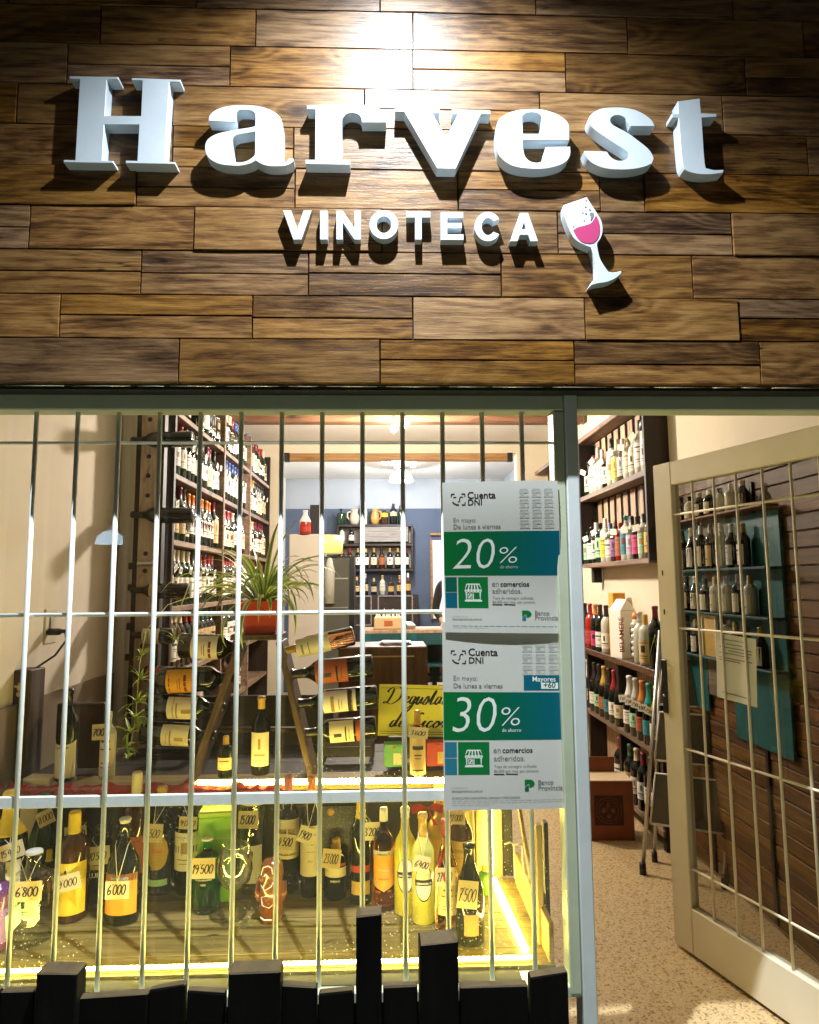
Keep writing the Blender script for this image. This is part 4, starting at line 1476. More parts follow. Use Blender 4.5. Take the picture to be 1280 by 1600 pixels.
cline([(-.85, .62), (-.4, .54), (.1, .6), (.3, .68)])
cline([(-.7, .42), (-.6, .30), (.0, .27), (.35, .33), (.35, .44), (-.2, .46), (-.7, .42)])
cline([(-.8, .1), (-.4, .075), (.2, .08)], .0022)
cline([(-.5, .76), (-.3, .80), (-.1, .76)], .0018)
b17 = B('wine bottle with pink capsule and cream wrap label by the figure', 449, 1396, 1212, 37, 'wine', GL_DARK, (.82, 'pink'), ((.30, .64, 1.35, 'cream'), (.33, .335, 1.37, 'black')))
tag_on(b17, 'price tag 4.500 on the pink capsule wine bottle', '4.500', 447, 1316, 29, 3, 24, .80)
b18 = B('wine bottle with orange capsule and white text label', 486, 1403, 1212, 34, 'wine', GL_DARK, (.80, 'orange'), ((.18, .60, 1.35, 'cream'),), prints=(('ZUCCARDI', .52, .034, INK), ('malbec', .44, .02, GREYINK), ('valle de uco', .38, .026, GREYINK), ('2021', .30, .014, GREYINK)))
tag_on(b18, 'tilted price tag 18.900 on the orange capsule wine bottle', '1.900', 478, 1305, 24, 24, 24, .80)
b19 = B('squat black bottle with cream neck label and white lettering', 525, 1407, 1310, 36, 'spirit', GL_DARK, (.78, 'gold'), ((.40, .56, 1.1, 'cream'), (.58, .63, 1.0, 'rust')), prints=(('RESERVA', .32, .03, WHITEINK),))
tag_on(b19, 'price tag 23.000 on the squat black bottle', '23.000', 518, 1342, 29, 3, 31, .9)
b20 = B('dark bottle with long yellow capsule behind the black picket', 564, 1415, 1238, 36, 'wine', GL_DARK, (.77, 'yellow'), ((.30, .36, .9, 'red'), (.10, .22, .9, 'gold')))
tag_on(b20, 'price tag 3.200 between the yellow capsule and the orange aperitif', '3.200', 582, 1299, 30, 0, 28, .84)
b21 = B('clear orange aperitif bottle with white cap and orange label', 600, 1425, 1262, 34, 'spirit', GL_AMBER, (.87, 'white'), ((.20, .56, 1.15, 'orange', 'shield'), (.555, .60, 1.15, 'silver')), seg=28, prints=(('RAMAZZOTTI', .562, .038, INK), ('Rosato', .40, .03, LBL['cream'], ), ('aperitivo', .32, .03, LBL['rust'])))
b22 = B('tall yellow lemon liquor bottle with white oval label, rear one', 634, 1432, 1261, 36, 'wine', GL_LEMON, (.90, 'white'), ((.22, .55, .78, 'black', 'oval'),), seg=28)
b23 = B('pale yellow lemon liquor bottle with white oval label, front one', 662, 1446, 1270, 37, 'wine', GL_LEMON2, (.79, 'gold'), ((.22, .56, .78, 'black', 'oval'),), seg=28)
for b_ in (b22, b23):
    R_, H_ = b_['_R']+.0006, b_['_H']
    obj('label', label_mesh('wine', R_, H_, .235, .545, .72, 12, 1, 'oval'), LBL['white'], b_)
    obj('band', label_mesh('wine', R_+.0006, H_, .365, .42, .76, 12), LBL['black'], b_)
    vs, fs = ftext('LIMONCELLO', .045, bold=.03)
    obj('lettering', MB().add(wrap(vs, R_+.0018, .38*H_, -.0225), fs), WHITEINK, b_)
tag_on(b23, 'price tag 6.400 on the front lemon liquor bottle', '6.400', 659, 1350, 26, 12, 27, .82)
b24 = B('tall clear rose bottle with red ribbon beside the dark bottle', 699, 1462, 1280, 38, 'slope', GL_ROSE, (.86, 'red'), ((.18, .45, .9, 'tan'),), seg=28)
obj('ribbon', MB().tube([(.0, -.018, b24['_H']*.80), (-.016, -.026, b24['_H']*.70), (-.024, -.030, b24['_H']*.60), (-.012, -.040, b24['_H']*.55), (.002, -.042, b24['_H']*.45)], .004, 6), RED_RIB, b24)
tag_on(b24, 'price tag 27.000 on the rose bottle with red ribbon', '27.000', 696, 1370, 32, 0, 26, .7)
b25 = B('dark wine bottle with gold script and orange patch, nearest at right', 735, 1480, 1317, 46, 'slope', GL_DARK, None, ((.12, .33, .5, 'orange_red'),), seg=28, prints=(('La Maria', .40, .05, LBL['cream'], 'h'),))
tag_on(b25, 'price tag 7.500 on the dark bottle nearest at right', '7.500', 731, 1398, 32, 8, 38, .66)
b26 = B('gold wrapped bottle with red bow behind the lemon liquor', 690, 1415, 1238, 42, 'spirit', mat('gold_foil_wrap', (.45, .30, .05), .35, .3), (.86, 'gold'), ((.3, .6, 1.1, 'gold'),))
mb = MB()
for s in (-1, 1):
    mb.add([(0, 0, 0), (s*.022, -.006, .014), (s*.05, .002, .006), (s*.046, -.004, -.018), (s*.02, -.008, -.008)], [(0, 1, 2, 3, 4)])
    mb.add([(0, 0, 0), (s*.012, -.004, -.02), (s*.03, -.004, -.05), (s*.018, -.006, -.05)], [(0, 1, 2, 3)])
q = aty(668, 1262, .36)
tag(obj('red_bow', mb, RED_RIB, None, q), 'crumpled red ribbon bow at the neck of the gold bottle', 'bow')
b28 = B('dark bottle behind the poster with gold label, right corner', 722, 1420, 1240, 38, 'wine', GL_BROWN, (.82, 'gold'), ((.3, .6, 1.2, 'gold'),))
tag_on(b28, 'price tag 22.000 in the shade under the lower poster', '22.000', 713, 1278, 28, 3, 18, .95)
B('small green bottle lying dark beside the right light strip', 757, 1400, 1352, 20, 'spirit', mat('bright_green_bottle', (.15, .42, .03), .25), (.8, 'yellow'), ())
# black box; its pale specks are painted in for lit dust on the pane
q = atz(520, 1400, ZF)
vb = empty('black_gift_box', (q.x, q.y+.06, ZF), 'large black box with painted specks of lit pane dust behind the squat bottle', 'gift box')
SPK = mat('black_card_lit_specks', (.012, .012, .012), .35)
_tc = nn(SPK, 'ShaderNodeTexCoord')
_v = nn(SPK, 'ShaderNodeTexVoronoi')
_v.inputs['Scale'].default_value = 210
lk(SPK, _tc.outputs['Object'], _v.inputs['Vector'])
_r = ramp(SPK, [(.13, (.6, .55, .42)), (.2, (.012, .012, .012))])
lk(SPK, _v.outputs['Distance'], _r.inputs[0])
lk(SPK, _r.outputs[0], SPK.node_tree.nodes['Principled BSDF'].inputs['Base Color'])
obj('box', MB().bbox((0, 0, .13), (.15, .05, .26), .003), SPK, vb)
obj('lid', MB().bbox((0, 0, .272), (.155, .055, .02), .003), SPK, vb)
obj('seal', MB().lathe([(0, 0), (.012, 0), (.012, .001), (0, .0015)], 14, T=Matrix.Translation((-.01, -.028, .24)) @ Matrix.Rotation(PI/2, 4, 'X')), LBL['gold'], vb)
# cream carton at the far left
q = atz(46, 1400, ZF)
cc = tag(obj('cream_carton', MB().bbox((0, 0, .16), (.085, .06, .36), .003, rot=(0, .04, 0)), LBL['cream'], None, (q.x-.03, q.y+.08, ZF)), 'tall cream carton behind the green-necked bottle at the left', 'carton')

# ---------------------------------------------------------------- red crepe garland on the upper shelf edge
rr = random.Random(5)
mb = MB()
n = 44
P = []
for i in range(n+1):
    x = -1.22+.88*i/n
    z0 = aty(250, 1239, YB-.02).z+.006*(i/n-.5)*-1+rr.uniform(-.002, .002)
    wv = .027+.006*math.sin(i*.9)+rr.uniform(-.003, .003)
    P.append([(x, YB-.022+rr.uniform(-.006, .004), z0-.004), (x+rr.uniform(-.004, .004), YB-.032+rr.uniform(-.008, .008), z0+wv*.5), (x, YB-.016+rr.uniform(-.006, .006), z0+wv)])
vs = [p for r in P for p in r]
fs = []
for i in range(n):
    for k in range(2):
        fs.append((i*3+k, i*3+3+k, i*3+4+k, i*3+1+k))
mb.add(vs, fs)
tag(obj('red_garland', mb, RED_RIB), 'crumpled red crepe paper garland along the edge of the upper shelf', 'garland')
q = aty(10, 1240, .5)
mb = MB()
for i in range(7):
    a = i*.9
    mb.add([(0, 0, 0), (.05*math.cos(a), -.02, .03*math.sin(a)+.01), (.055*math.cos(a+.5), .006, .03*math.sin(a+.5)+.012)], [(0, 1, 2)])
tag(obj('red_bow', mb, RED_RIB, None, q), 'red crepe bow at the left end of the garland', 'bow')

# ---------------------------------------------------------------- upper display
U = dict(z=ZS+.03, group='bottles on the upper display shelf')
ZT = ZS+.02
U['z'] = ZT
q = aty(20, 1215, .66)
gb = empty('wine_gift_box', (q.x, .68, ZT), 'tall dark brown bottle gift box with a pale animal emblem at far left', 'gift box')
Hh = aty(20, 1046, .66).z-ZT
BRB = noisy('dark_brown_leatherette', (.035, .018, .010), (.055, .028, .016), 30, .5)
wd = (aty(48, 1130, .64)-aty(-30, 1130, .64)).x
gb.location.x = (aty(46, 1130, .64).x+aty(-30, 1130, .64).x)/2
obj('box', MB().bbox((0, 0, Hh/2), (wd, .10, Hh), .004), BRB, gb)
obj('seam', MB().box((-.02, -.0512, Hh/2), (.006, .001, Hh*.98)), BLACKP, gb)
obj('handle', MB().tube([(-.04, 0, Hh), (-.03, 0, Hh+.022), (-.005, 0, Hh+.024), (.008, 0, Hh)], .006, 6), BLACKP, gb)
em = [(0, 0), (.006, .012), (.018, .016), (.014, .022), (.003, .02), (.002, .03), (-.002, .03), (-.003, .02), (-.014, .022), (-.018, .016), (-.006, .012)]
vs, fs = outline([em], .0005)
obj('emblem', MB().add([(x+.045, y-.0515, z+Hh*.80) for x, y, z in vs], fs).lathe([(0, 0), (.008, 0), (.007, .001), (0, .001)], 12, T=Matrix.Translation((.045, -.0512, Hh*.775)) @ Matrix.Rotation(PI/2, 4, 'X')), LBL['tan'], gb)
# open wooden wine box with a wine bottle in front
a, b = aty(88, 1100, .74), aty(158, 1214, .74)
wbx = tag(obj('wine_box_panel', MB().bbox((0, 0, (a.z-ZT)/2), (b.x-a.x, .03, a.z-ZT), .003), BRB, None, ((a.x+b.x)/2, .76, ZT)), 'dark brown flat wine case standing behind the white label bottle', 'wine case')
bw = B('dark wine bottle with flared cream and salmon label before the brown case', 102, 1222, 1076, 32, 'wine', GL_DARK, (.82, 'black'), ((.04, .44, 1.35, 'cream', 'scoop'),), prints=(('LA MORAS', .36, .04, INK),), **U)
bc = B('clear tall bottle full of pale liquor beside the brown case', 167, 1218, 1112, 24, 'spirit', GL_PALE, (.9, 'silver'), ((.05, .68, 1.3, 'cream'),), **U)
tag_on(bc, 'price tag 700 on the pale tall bottle of the upper shelf', '700', 155, 1144, 22, -6, 22, .84)
# wall plug with lead, switch plate
q = aty(78, 1060, .68)
pl = empty('wall_switch', (-1.268, .86, 1.18), 'cream switch plate on the side wall with a black plug and lead', 'wall socket')
obj('plate', MB().bbox((0, 0, 0), (.008, .09, .13), .003), mat('cream_plastic', (.6, .54, .44), .4), pl)
obj('rocker', MB().bbox((.006, 0, .01), (.006, .03, .06), .002), mat('cream_plastic_b', (.52, .47, .38), .4), pl)
obj('plug', MB().bbox((.03, -.03, -.02), (.05, .03, .024), .006).bbox((.062, -.03, -.018), (.02, .016, .014), .004), BLACKP, pl)
obj('lead', MB().tube([(.07, -.03, -.02), (.085, -.05, -.05), (.07, -.1, -.10), (.03, -.16, -.14)], .004, 6), BLACKP, pl)


# A-shaped wine rack holding bottles by the neck
RY = .70
rk = empty('wine_rack', (aty(405, 1000, RY).x, RY, ZT), 'dark A-shaped wooden bottle rack with two leaning boards', 'wine rack')


def lean(name, p_top, p_bot, wdt=.07, thick=.022, par=rk, m=RACKWOOD, y=RY):
    a, b = aty(*p_top, y), aty(*p_bot, y)
    v = a-b
    ang = math.atan2(v.x, v.z)
    c = (a+b)/2-par.location
    return obj(name, MB().bbox((0, 0, 0), (thick, wdt*2, v.length), .003), m, par, c, (0, ang, 0))


lean('board', (378, 1008), (303, 1222))
lean('board', (440, 1000), (492, 1218))
T0 = aty(405, 988, RY)
obj('top_plate', MB().bbox((0, 0, T0.z-ZT-.012), (.17, .16, .02), .003), RACKWOOD, rk)
obj('crossbar', MB().tube([aty(330, 1140, RY+.05)-rk.location, aty(475, 1140, RY+.05)-rk.location], .010, 8), RACKWOOD, rk)


def lying(label, pxb, pxn, py, pyn, dia, lab, capm, glass=GL_DARK, y=RY-.02, prof='wine', name='wine_bottle', group='bottles held by the neck in the rack', seg=24, turn=0):
    """bottle lying across the view: foot at pxb, mouth at pxn"""
    a, b = aty(pxb, py, y), aty(pxn, pyn, y)
    H = (b-a).length
    d = (a-CAM).dot(_F)
    R = dia/2*d/FPX
    v = (b-a).normalized()
    q = Vector((0, 0, 1)).rotation_difference(v)
    # label (at local -Y) towards the viewer
    o = bottle(name, label, a, R, H, prof, glass, (.8, capm), lab, seg, (0, 0, 0), group)
    zax = v
    yax = Vector((0, 1, .25))-Vector((0, 1, .25)).dot(zax)*zax
    yax.normalize()
    xax = yax.cross(zax)
    Mx = Matrix((xax, yax, zax)).transposed().to_4x4()
    Mx = Mx @ Matrix.Rotation(turn, 4, 'Z')
    Mx.translation = a
    o.matrix_world = Mx
    return o


lying('rack bottle with cream label and small crest, topmost on left board', 282, 384, 1009, 1012, 38, ((.20, .60, 1.3, 'cream'),), 'black')
lying('rack bottle with orange yellow label, second down on left board', 250, 372, 1064, 1058, 39, ((.12, .46, 1.3, 'orange'),), 'black')
lying('rack bottle with wide cream wrap label, third down on left board', 232, 352, 1103, 1106, 37, ((.28, .66, 1.3, 'cream'), (.36, .365, 1.32, 'black')), 'black')
lying('rack bottle with pale yellow label, lowest on left board', 222, 338, 1144, 1150, 36, ((.30, .66, 1.3, 'cream'),), 'black')
lying('rose wine bottle with cream label, topmost on right board', 553, 440, 993, 1018, 30, ((.33, .78, 1.3, 'cream'),), 'gold', GL_ROSE)
lying('rack bottle with brick red label, second down on right board', 583, 452, 1041, 1054, 38, ((.30, .68, 1.3, 'rust'),), 'black')
lying('rack bottle with white label and black slash, third down on right board', 590, 462, 1088, 1100, 36, ((.26, .66, 1.3, 'white'), (.30, .36, 1.32, 'black')), 'black')
lying('rack bottle with cream label and gold dot, lowest on right board', 588, 472, 1136, 1146, 36, ((.30, .62, 1.3, 'cream'), (.2, .27, 1.3, 'rust')), 'black')
bm_ = B('dark bottle with gold cap and cream label under the rack', 407, 1212, 1088, 30, 'wine', GL_DARK, (.84, 'gold'), ((.12, .55, 1.1, 'cream'),), **U)
B('small bottle with gold capsule lying dark behind the left rack board', 352, 1216, 1150, 24, 'spirit', GL_DARK, (.8, 'gold'), ((.2, .5, 1.1, 'tan'),), **U)
# dark crates under the rack
for i, (p0, p1, pt, lb) in enumerate(((240, 296, 1168, 'low dark wooden crate under the left rack bottles'), (505, 585, 1150, 'low dark wooden crate under the right rack bottles'))):
    a, b = aty(p0, pt, .85), aty(p1, 1215, .85)
    c = empty('wooden_crate', ((a.x+b.x)/2, .88, ZT), lb, 'crate')
    hh = a.z-ZT
    for k in range(2):
        obj('slat', MB().bbox((0, -.04, hh*(.25+.5*k)), (b.x-a.x, .012, hh*.46), .002), WOOD_DARK, c)
    obj('side', MB().box((-(b.x-a.x)/2+.006, .03, hh/2), (.012, .12, hh)), WOOD_DARK, c)
    obj('side', MB().box(((b.x-a.x)/2-.006, .03, hh/2), (.012, .12, hh)), WOOD_DARK, c)
# dark board added for the unlit depth of the shop behind the rack
a, b = aty(228, 1090, 1.12), aty(520, 1215, 1.12)
tag(obj('screen_board', MB().bbox((0, 0, 0), (b.x-a.x, .016, a.z-ZT+.06), .002), WOOD_DARK, None, ((a.x+b.x)/2, 1.14, (a.z+ZT-.06)/2)), 'low dark board added for the shade behind the wine rack', 'panel')

# ---------------------------------------------------------------- yellow tasting sign, small boxes
a, b = aty(590, 1072, .80), aty(760, 1150, .80)
sg = empty('tasting_sign', ((a.x+b.x)/2, .80, b.z), 'yellow card sign with black handwritten script about tastings', 'sign')
W_, H_ = b.x-a.x, a.z-b.z
YEL = noisy('yellow_card', (.62, .58, .07), (.68, .63, .10), 8, .6, .03)
obj('card', MB().bbox((0, 0, H_/2), (W_, .003, H_), .0008), YEL, sg, None, (0, .035, 0))
for txt, x0, wd, zz, hh in (('Degustación', .035, .78, .62, .34), ('de Licores', .10, .66, .17, .30)):
    vs, fs = handtext(txt, wd*W_, hh*H_, pen=.085, shear=.34, callig=.8)
    obj('lettering', MB().add([(x-W_/2+x0*W_, -.0026, z_+zz*H_) for x, z_ in vs], fs), INK, sg, None, (0, .035, 0))
for zz in (.05, .09, .93):
    obj('rule', MB().box((0, -.002, zz*H_), (W_*.96, .0006, .0014)), INK, sg, None, (0, .035, 0))
obj('foot', MB().bbox((0, .03, -(b.z-ZT)/2), (W_*.8, .05, b.z-ZT), .002), WOOD_DARK, sg)
bs = B('small cork topped bottle with tan label in front of the yellow sign', 653, 1216, 1110, 26, 'spirit', GL_AMBER, (.80, 'gold'), ((.05, .62, 1.2, 'tan'),), **U)
tag_on(bs, 'price tag 3.600 in front of the yellow sign', '3.600', 654, 1145, 30, 4, 18, .78)
for (p0, p1, pt, m, lb, cc_) in ((600, 632, 1163, LBL['green'], 'small green card box below the yellow sign', 'cream'), (667, 705, 1160, LBL['red'], 'small red card box partly behind the poster', 'gold')):
    a, b = aty(p0, pt, .70), aty(p1, 1216, .70)
    o = empty('card_box', ((a.x+b.x)/2, .72, ZT), lb, 'box')
    hh = a.z-ZT
    obj('box', MB().bbox((0, 0, hh/2), (b.x-a.x, .05, hh), .002), m, o)
    obj('window_print', MB().box((.012, -.0256, hh*.35), ((b.x-a.x)*.4, .0006, hh*.5)), LBL[cc_], o)
    obj('seal', MB().lathe([(0, 0), (.006, 0), (0, .0008)], 10, T=Matrix.Translation((0, -.0252, hh*.86)) @ Matrix.Rotation(PI/2, 4, 'X')), LBL['orange_red'], o)

# ---------------------------------------------------------------- spider plant in a red pot on the rack
pp = aty(410, 992, RY)
pot = empty('spider_plant', (pp.x, RY, T0.z-.001), 'spider plant with long striped leaves in a red square pot', 'potted plant')
hp = aty(410, 938, RY).z-T0.z
r0 = (aty(440, 950, RY)-aty(380, 950, RY)).x/2
mb = MB()
for k, (z, s) in enumerate(((0, .82), (hp, 1.0))):
    pass
vs = []
for z, s in ((0, .80), (hp*.8, .95), (hp*.8, 1.02), (hp, 1.05), (hp, .97), (hp*.75, .92)):
    for sx_, sy_ in ((-1, -1), (1, -1), (1, 1), (-1, 1)):
        vs.append((sx_*r0*s, sy_*r0*s, z))
fs = [(k*4+i, k*4+(i+1) % 4, k*4+4+(i+1) % 4, k*4+4+i) for k in range(5) for i in range(4)]+[(3, 2, 1, 0)]
obj('pot', MB().add(vs, fs), POT, pot)
obj('soil', MB().box((0, 0, hp*.82), (r0*1.8, r0*1.8, .004)), SOIL, pot)


def leaf_mesh(L, w_, az, rise, droop, tw=0, n=9):
    """arching strap leaf with pale edges"""
    mb = MB()
    ca, sa = math.cos(az), math.sin(az)
    pts, t = [], Vector((0, 0, 0))
    ang = rise
    step = L/n
    for i in range(n+1):
        pts.append(t.copy())
        t = t+Vector((ca*math.cos(ang), sa*math.cos(ang), math.sin(ang)))*step
        ang -= droop/n*(.4+1.2*i/n)
    vs, side = [], Vector((-sa, ca, 0))
    for i, p in enumerate(pts):
        f = i/n
        ww = w_*min(1, .55+1.5*f)*(1-f**3)+.0004
        q = i/n*tw
        s = side*math.cos(q)+Vector((0, 0, 1))*math.sin(q)
        up = Vector((0, 0, .22*ww))
        vs += [p-s*ww+up, p-s*ww*.45, p+s*ww*.45, p+s*ww+up]
    for k in range(3):
        fs = [(i*4+k, i*4+k+1, i*4+k+5, i*4+k+4) for i in range(n)]
        o = len(mb.v)
        if k == 0:
            mb.add(vs, fs, 0, True)
        else:
            for f in fs:
                mb.f.append(list(f)); mb.m.append(k % 2); mb.s.append(True)
    return mb


rl = random.Random(11)
for i in range(78):
    L = rl.uniform(.15, .34)
    az = rl.uniform(0, 2*PI)
    o = obj('leaf', leaf_mesh(L, rl.uniform(.007, .0115), az, rl.uniform(.6, 1.45), rl.uniform(1.5, 3.3), rl.uniform(-.8, .8)), [LEAFC, LEAFG], pot, (.02*math.cos(az), .02*math.sin(az), hp*.85))
for az, L, ri, dr in ((PI+.12, .40, .85, 2.1), (PI-.3, .36, .7, 2.6), (-.15, .36, 1.1, 2.4), (.1, .32, 1.3, 2.4), (-.9, .32, .5, 3.0), (-1.7, .34, .4, 3.2), (-2.1, .30, .3, 3.0), (1.2, .34, 1.5, .7), (.6, .36, 1.45, .8)):
    obj('leaf', leaf_mesh(L, .0105, az, ri, dr, .3, 12), [LEAFC, LEAFG], pot, (.01*math.cos(az), .01*math.sin(az), hp*.85))
# runners with young plantlets hanging at the left
def runner(pts):
    P = [aty(a, b, RY-.03)-pot.location for a, b in pts]
    obj('runner', MB().tube(P, .0016, 5), LEAFC, pot)
runner([(380, 930), (330, 900), (296, 912), (278, 960), (272, 1000)])
runner([(385, 940), (320, 925), (262, 945), (228, 985), (218, 1040), (212, 1120), (203, 1170)])


def plantlet(px, py, n, L, seed):
    r_ = random.Random(seed)
    mb = MB()
    for k in range(n):
        m_ = leaf_mesh(r_.uniform(.5, 1)*L, r_.uniform(.0035, .0055), r_.uniform(0, 2*PI), r_.uniform(-.2, 1.2), r_.uniform(.4, 2.2), .3, 5)
        mb.add(m_.v, m_.f, 0, True)
    obj('plantlet', mb, LEAFY, pot, aty(px, py, RY-.04)-pot.location)


for i, a in enumerate(((274, 1000, 9, .075), (222, 1025, 9, .06), (220, 1062, 12, .075), (214, 1098, 14, .085), (212, 1122, 16, .09), (204, 1145, 14, .085), (198, 1168, 12, .07), (200, 1186, 8, .04), (228, 1130, 10, .07))):
    plantlet(*a, seed=40+i)

# ================================================================== left side of the shop
# upright board with holes, bottles pushed in by the neck
bdx = -1.115
wb = empty('bottle_board', (bdx, 1.42, 0.0), 'tall wooden board with round holes holding bottles by the neck at the left', 'bottle board')
BDW = wood('greyish_board_wood', [(.18, .13, .095), (.33, .25, .18), (.45, .35, .26), (.55, .44, .34)], rough=.6, axis='Z', vary=.1)
obj('board', MB().bbox((0, 0, 1.20), (.078, .03, 2.4), .003), BDW, wb)
obj('side_rail', MB().bbox((-.052, .02, 1.20), (.024, .05, 2.4), .002), WOOD_DARKZ, wb)
obj('side_rail', MB().bbox((.052, .03, 1.20), (.022, .05, 2.4), .002), WOOD_DARKZ, wb)
for py in (655, 713, 743, 774, 865, 892, 1010):
    z = aty(232, py, 1.40).z
    obj('hole', MB().lathe([(0, 0), (.011, 0), (.011, .0008), (0, .0008)], 12, T=Matrix.Translation((0, -.0152, z)) @ Matrix.Rotation(PI/2, 4, 'X')), BLACKP, wb)
obj('bracket', MB().bbox((0, -.02, aty(226, 880, 1.4).z), (.07, .02, .02), .004), STEEL, wb)
for i, (py, lab, cp, nm) in enumerate(((688, (), 'black', 'topmost'), (804, (), 'black', 'second from top'), (922, ((.55, .66, 1.3, 'tan'),), 'black', 'third from top'), (992, ((.3, .7, 1.3, 'cream'),), 'black', 'fourth from top'), (1052, ((.3, .6, 1.3, 'rust'),), 'black', 'lowest'))):
    pxb = 302 if i < 2 else 296 if i == 2 else 272
    lying('dark bottle stuck by its neck through the holed board, %s' % nm, pxb, 205, py+(2 if i else -2), py, 25, lab, cp, y=1.385, group='bottles pushed through the holed board', seg=16)
cd = tag(obj('cable_duct', MB().bbox((0, 0, 1.3), (.022, .014, 2.6), .003), mat('white_plastic_duct', (.7, .64, .53), .5), None, (-1.192, 1.46, 0)), 'thin white cable duct running up the wall beside the holed board', 'cable duct')
for z in (1.42, 1.32, 1.14, 1.0):
    obj('clip', MB().bbox((0, -.009, z), (.032, .012, .03), .003), BLACKP, cd)

# tall wall rack of wine
SX0, SX1 = -1.262, -1.055
SY = [1.60, 2.62, 3.46, 4.32]
SZ = [.24, .575, .90, 1.225, 1.555, 1.89, 2.215]
lr = empty('wine_shelves', (-1.16, 2.96, 0), 'tall dark wall rack full of wine bottles along the left wall', 'wall shelves')
for z in SZ:
    obj('shelf', MB().bbox((.0, 0, z-.014), (SX1-SX0, SY[-1]-SY[0], .028), .002), WOOD_SHELF, lr)
for i, y in enumerate(SY):
    obj('upright', MB().bbox((0 if i not in (0, 3) else -.002, y-2.96, 1.24), (SX1-SX0+.012, .03, 2.48), .002), WOOD_DARKZ if i in (0, 3) else WOOD_SHELF, lr)
obj('back_panel', MB().box((-.100, 0, 1.2), (.006, SY[-1]-SY[0], 2.4)), WOOD_DARKZ, lr)

caps = ['red', 'red', 'black', 'black', 'gold', 'wine', 'pink', 'orange', 'green', 'cream', 'black', 'blue', 'wine']
labs = ['cream', 'white', 'white', 'cream', 'white', 'white', 'white', 'tan', 'white', 'white', 'cream']
glas = [GL_DARK, GL_DARK, GL_GREEN, GL_DARK, GL_BROWN]
capname = {'red': 'red', 'black': 'black', 'gold': 'gold', 'wine': 'dark red', 'pink': 'pink', 'orange': 'orange', 'green': 'green', 'cream': 'cream', 'blue': 'blue', 'yellow': 'yellow', 'white': 'white', 'teal': 'teal', 'silver': 'silver'}
rb_ = random.Random(21)
bays = ['nearest', 'middle', 'farthest']
rown = {2.215: 'top', 1.89: 'second', 1.555: 'third', 1.225: 'fourth', .90: 'fifth', .575: 'sixth'}
for z in SZ[::-1][:6]:
    for bi in range(3):
        y = SY[bi]+.07
        n = 0
        run = None
        while y < SY[bi+1]-.055:
            if run is None or rb_.random() < .38:
                run = (rb_.choice(caps), rb_.choice(labs), rb_.choice(glas), rb_.choice(['wine', 'wine', 'slope']), rb_.choice([.15, .2, .12]), rb_.choice([.54, .6, .5]), rb_.uniform(.285, .305))
            if z == 2.215 and y < 2.15:
                y += .086
                continue
            n += 1
            if z == .575 and (bi > 1 or n % 2):
                y += .086
                continue
            cp, lb, gl, pr, l0, l1, H = run
            nm = '%s capped wine bottle, %s in the %s bay of the %s left rack shelf' % (capname[cp], ORD[n-1], bays[bi], rown[z])
            o = bottle('wine_bottle', nm, (SX1-.048-rb_.uniform(0, .012), y, z), .0375, H, pr, gl, (.78, cp), ((l0, l1, 1.25, lb),), 10 if bi else 12, (0, 0, PI/2-.35+rb_.uniform(-.3, .3)), 'wine bottles on the left wall rack')
            if (n % 3 == 1 or rb_.random() < .25) and z > 1.0 and not (z == 2.215):
                tz = z+H*.62
                t_ = obj('price_tag', MB().box((0, 0, 0), (.0008, .045, .034)), WHITECARD, None, (SX1-.002, y, tz), (rb_.uniform(-.5, .5), .12, 0))
                tag(t_, 'white price tag on the %s bottle, %s bay, %s left rack shelf' % (ORD[n-1], bays[bi], rown[z]), 'price tag', 'white price tags on the left rack')
                if bi == 0:
                    vs, fs = handtext(str(rb_.choice(['5.400', '8.200', '6.900', '12.500'])), .034, .016, pen=.13)
                    obj('price_writing', MB().add([(.0007, x-.017, z_-.008) for x, z_ in vs], fs), INK, t_)
            y += rb_.uniform(.083, .09)
# cartons on top of the rack, far end
for y, hgt, m_, lb in ((3.55, .26, LBL['tan'], 'tan carton standing on top of the left rack near its middle'), (3.9, .2, LBL['cream'], 'cream carton standing on top of the left rack at its far end')):
    pass

# ================================================================== right side of the shop
RX0, RX1 = 1.375, 1.497
rk2 = empty('spirits_shelves', (1.436, 3.2, 0), 'dark wall shelves of colourful spirits behind the open door', 'wall shelves')
RY0, RY1 = 1.735, 4.35
for z in (2.345, 1.925):
    obj('shelf', MB().bbox((0, (RY0+RY1)/2-3.2, z-.016), (RX1-RX0, RY1-RY0, .032), .002), WOOD_SHELF, rk2)
obj('shelf', MB().bbox((0, (RY0+2.93)/2-3.2, 1.455-.014), (RX1-RX0, 2.93-RY0, .028), .002), WOOD_SHELF, rk2)
obj('end_panel', MB().bbox((0, RY0-.012-3.2, 1.91), (RX1-RX0+.012, .022, .94), .002), WOOD_DARKZ, rk2)
obj('end_panel', MB().bbox((0, 2.942-3.2, 1.87), (RX1-RX0+.004, .022, .86), .002), WOOD_DARKZ, rk2)
obj('back_panel', MB().box((.056, (RY0+RY1)/2-3.2, 2.13), (.006, RY1-RY0-.05, .4)), WOOD_DARKZ, rk2)
obj('back_panel', MB().box((.056, (RY0+2.93)/2-3.2, 1.69), (.006, 2.93-RY0-.04, .44)), WOOD_DARKZ, rk2)
obj('bracket', MB().bbox((.02, 2.88-3.2, 1.38), (.06, .05, .11), .003), WOOD_DARKZ, rk2)
y = RY0+.09
while y < 2.86:
    for z0, z1 in ((1.93, 2.31), (1.46, 1.89)):
        obj('back_slat', MB().bbox((.046, y-3.2, (z0+z1)/2), (.010, .075, z1-z0-.01), .002), WOOD_PALE, rk2)
    y += .125
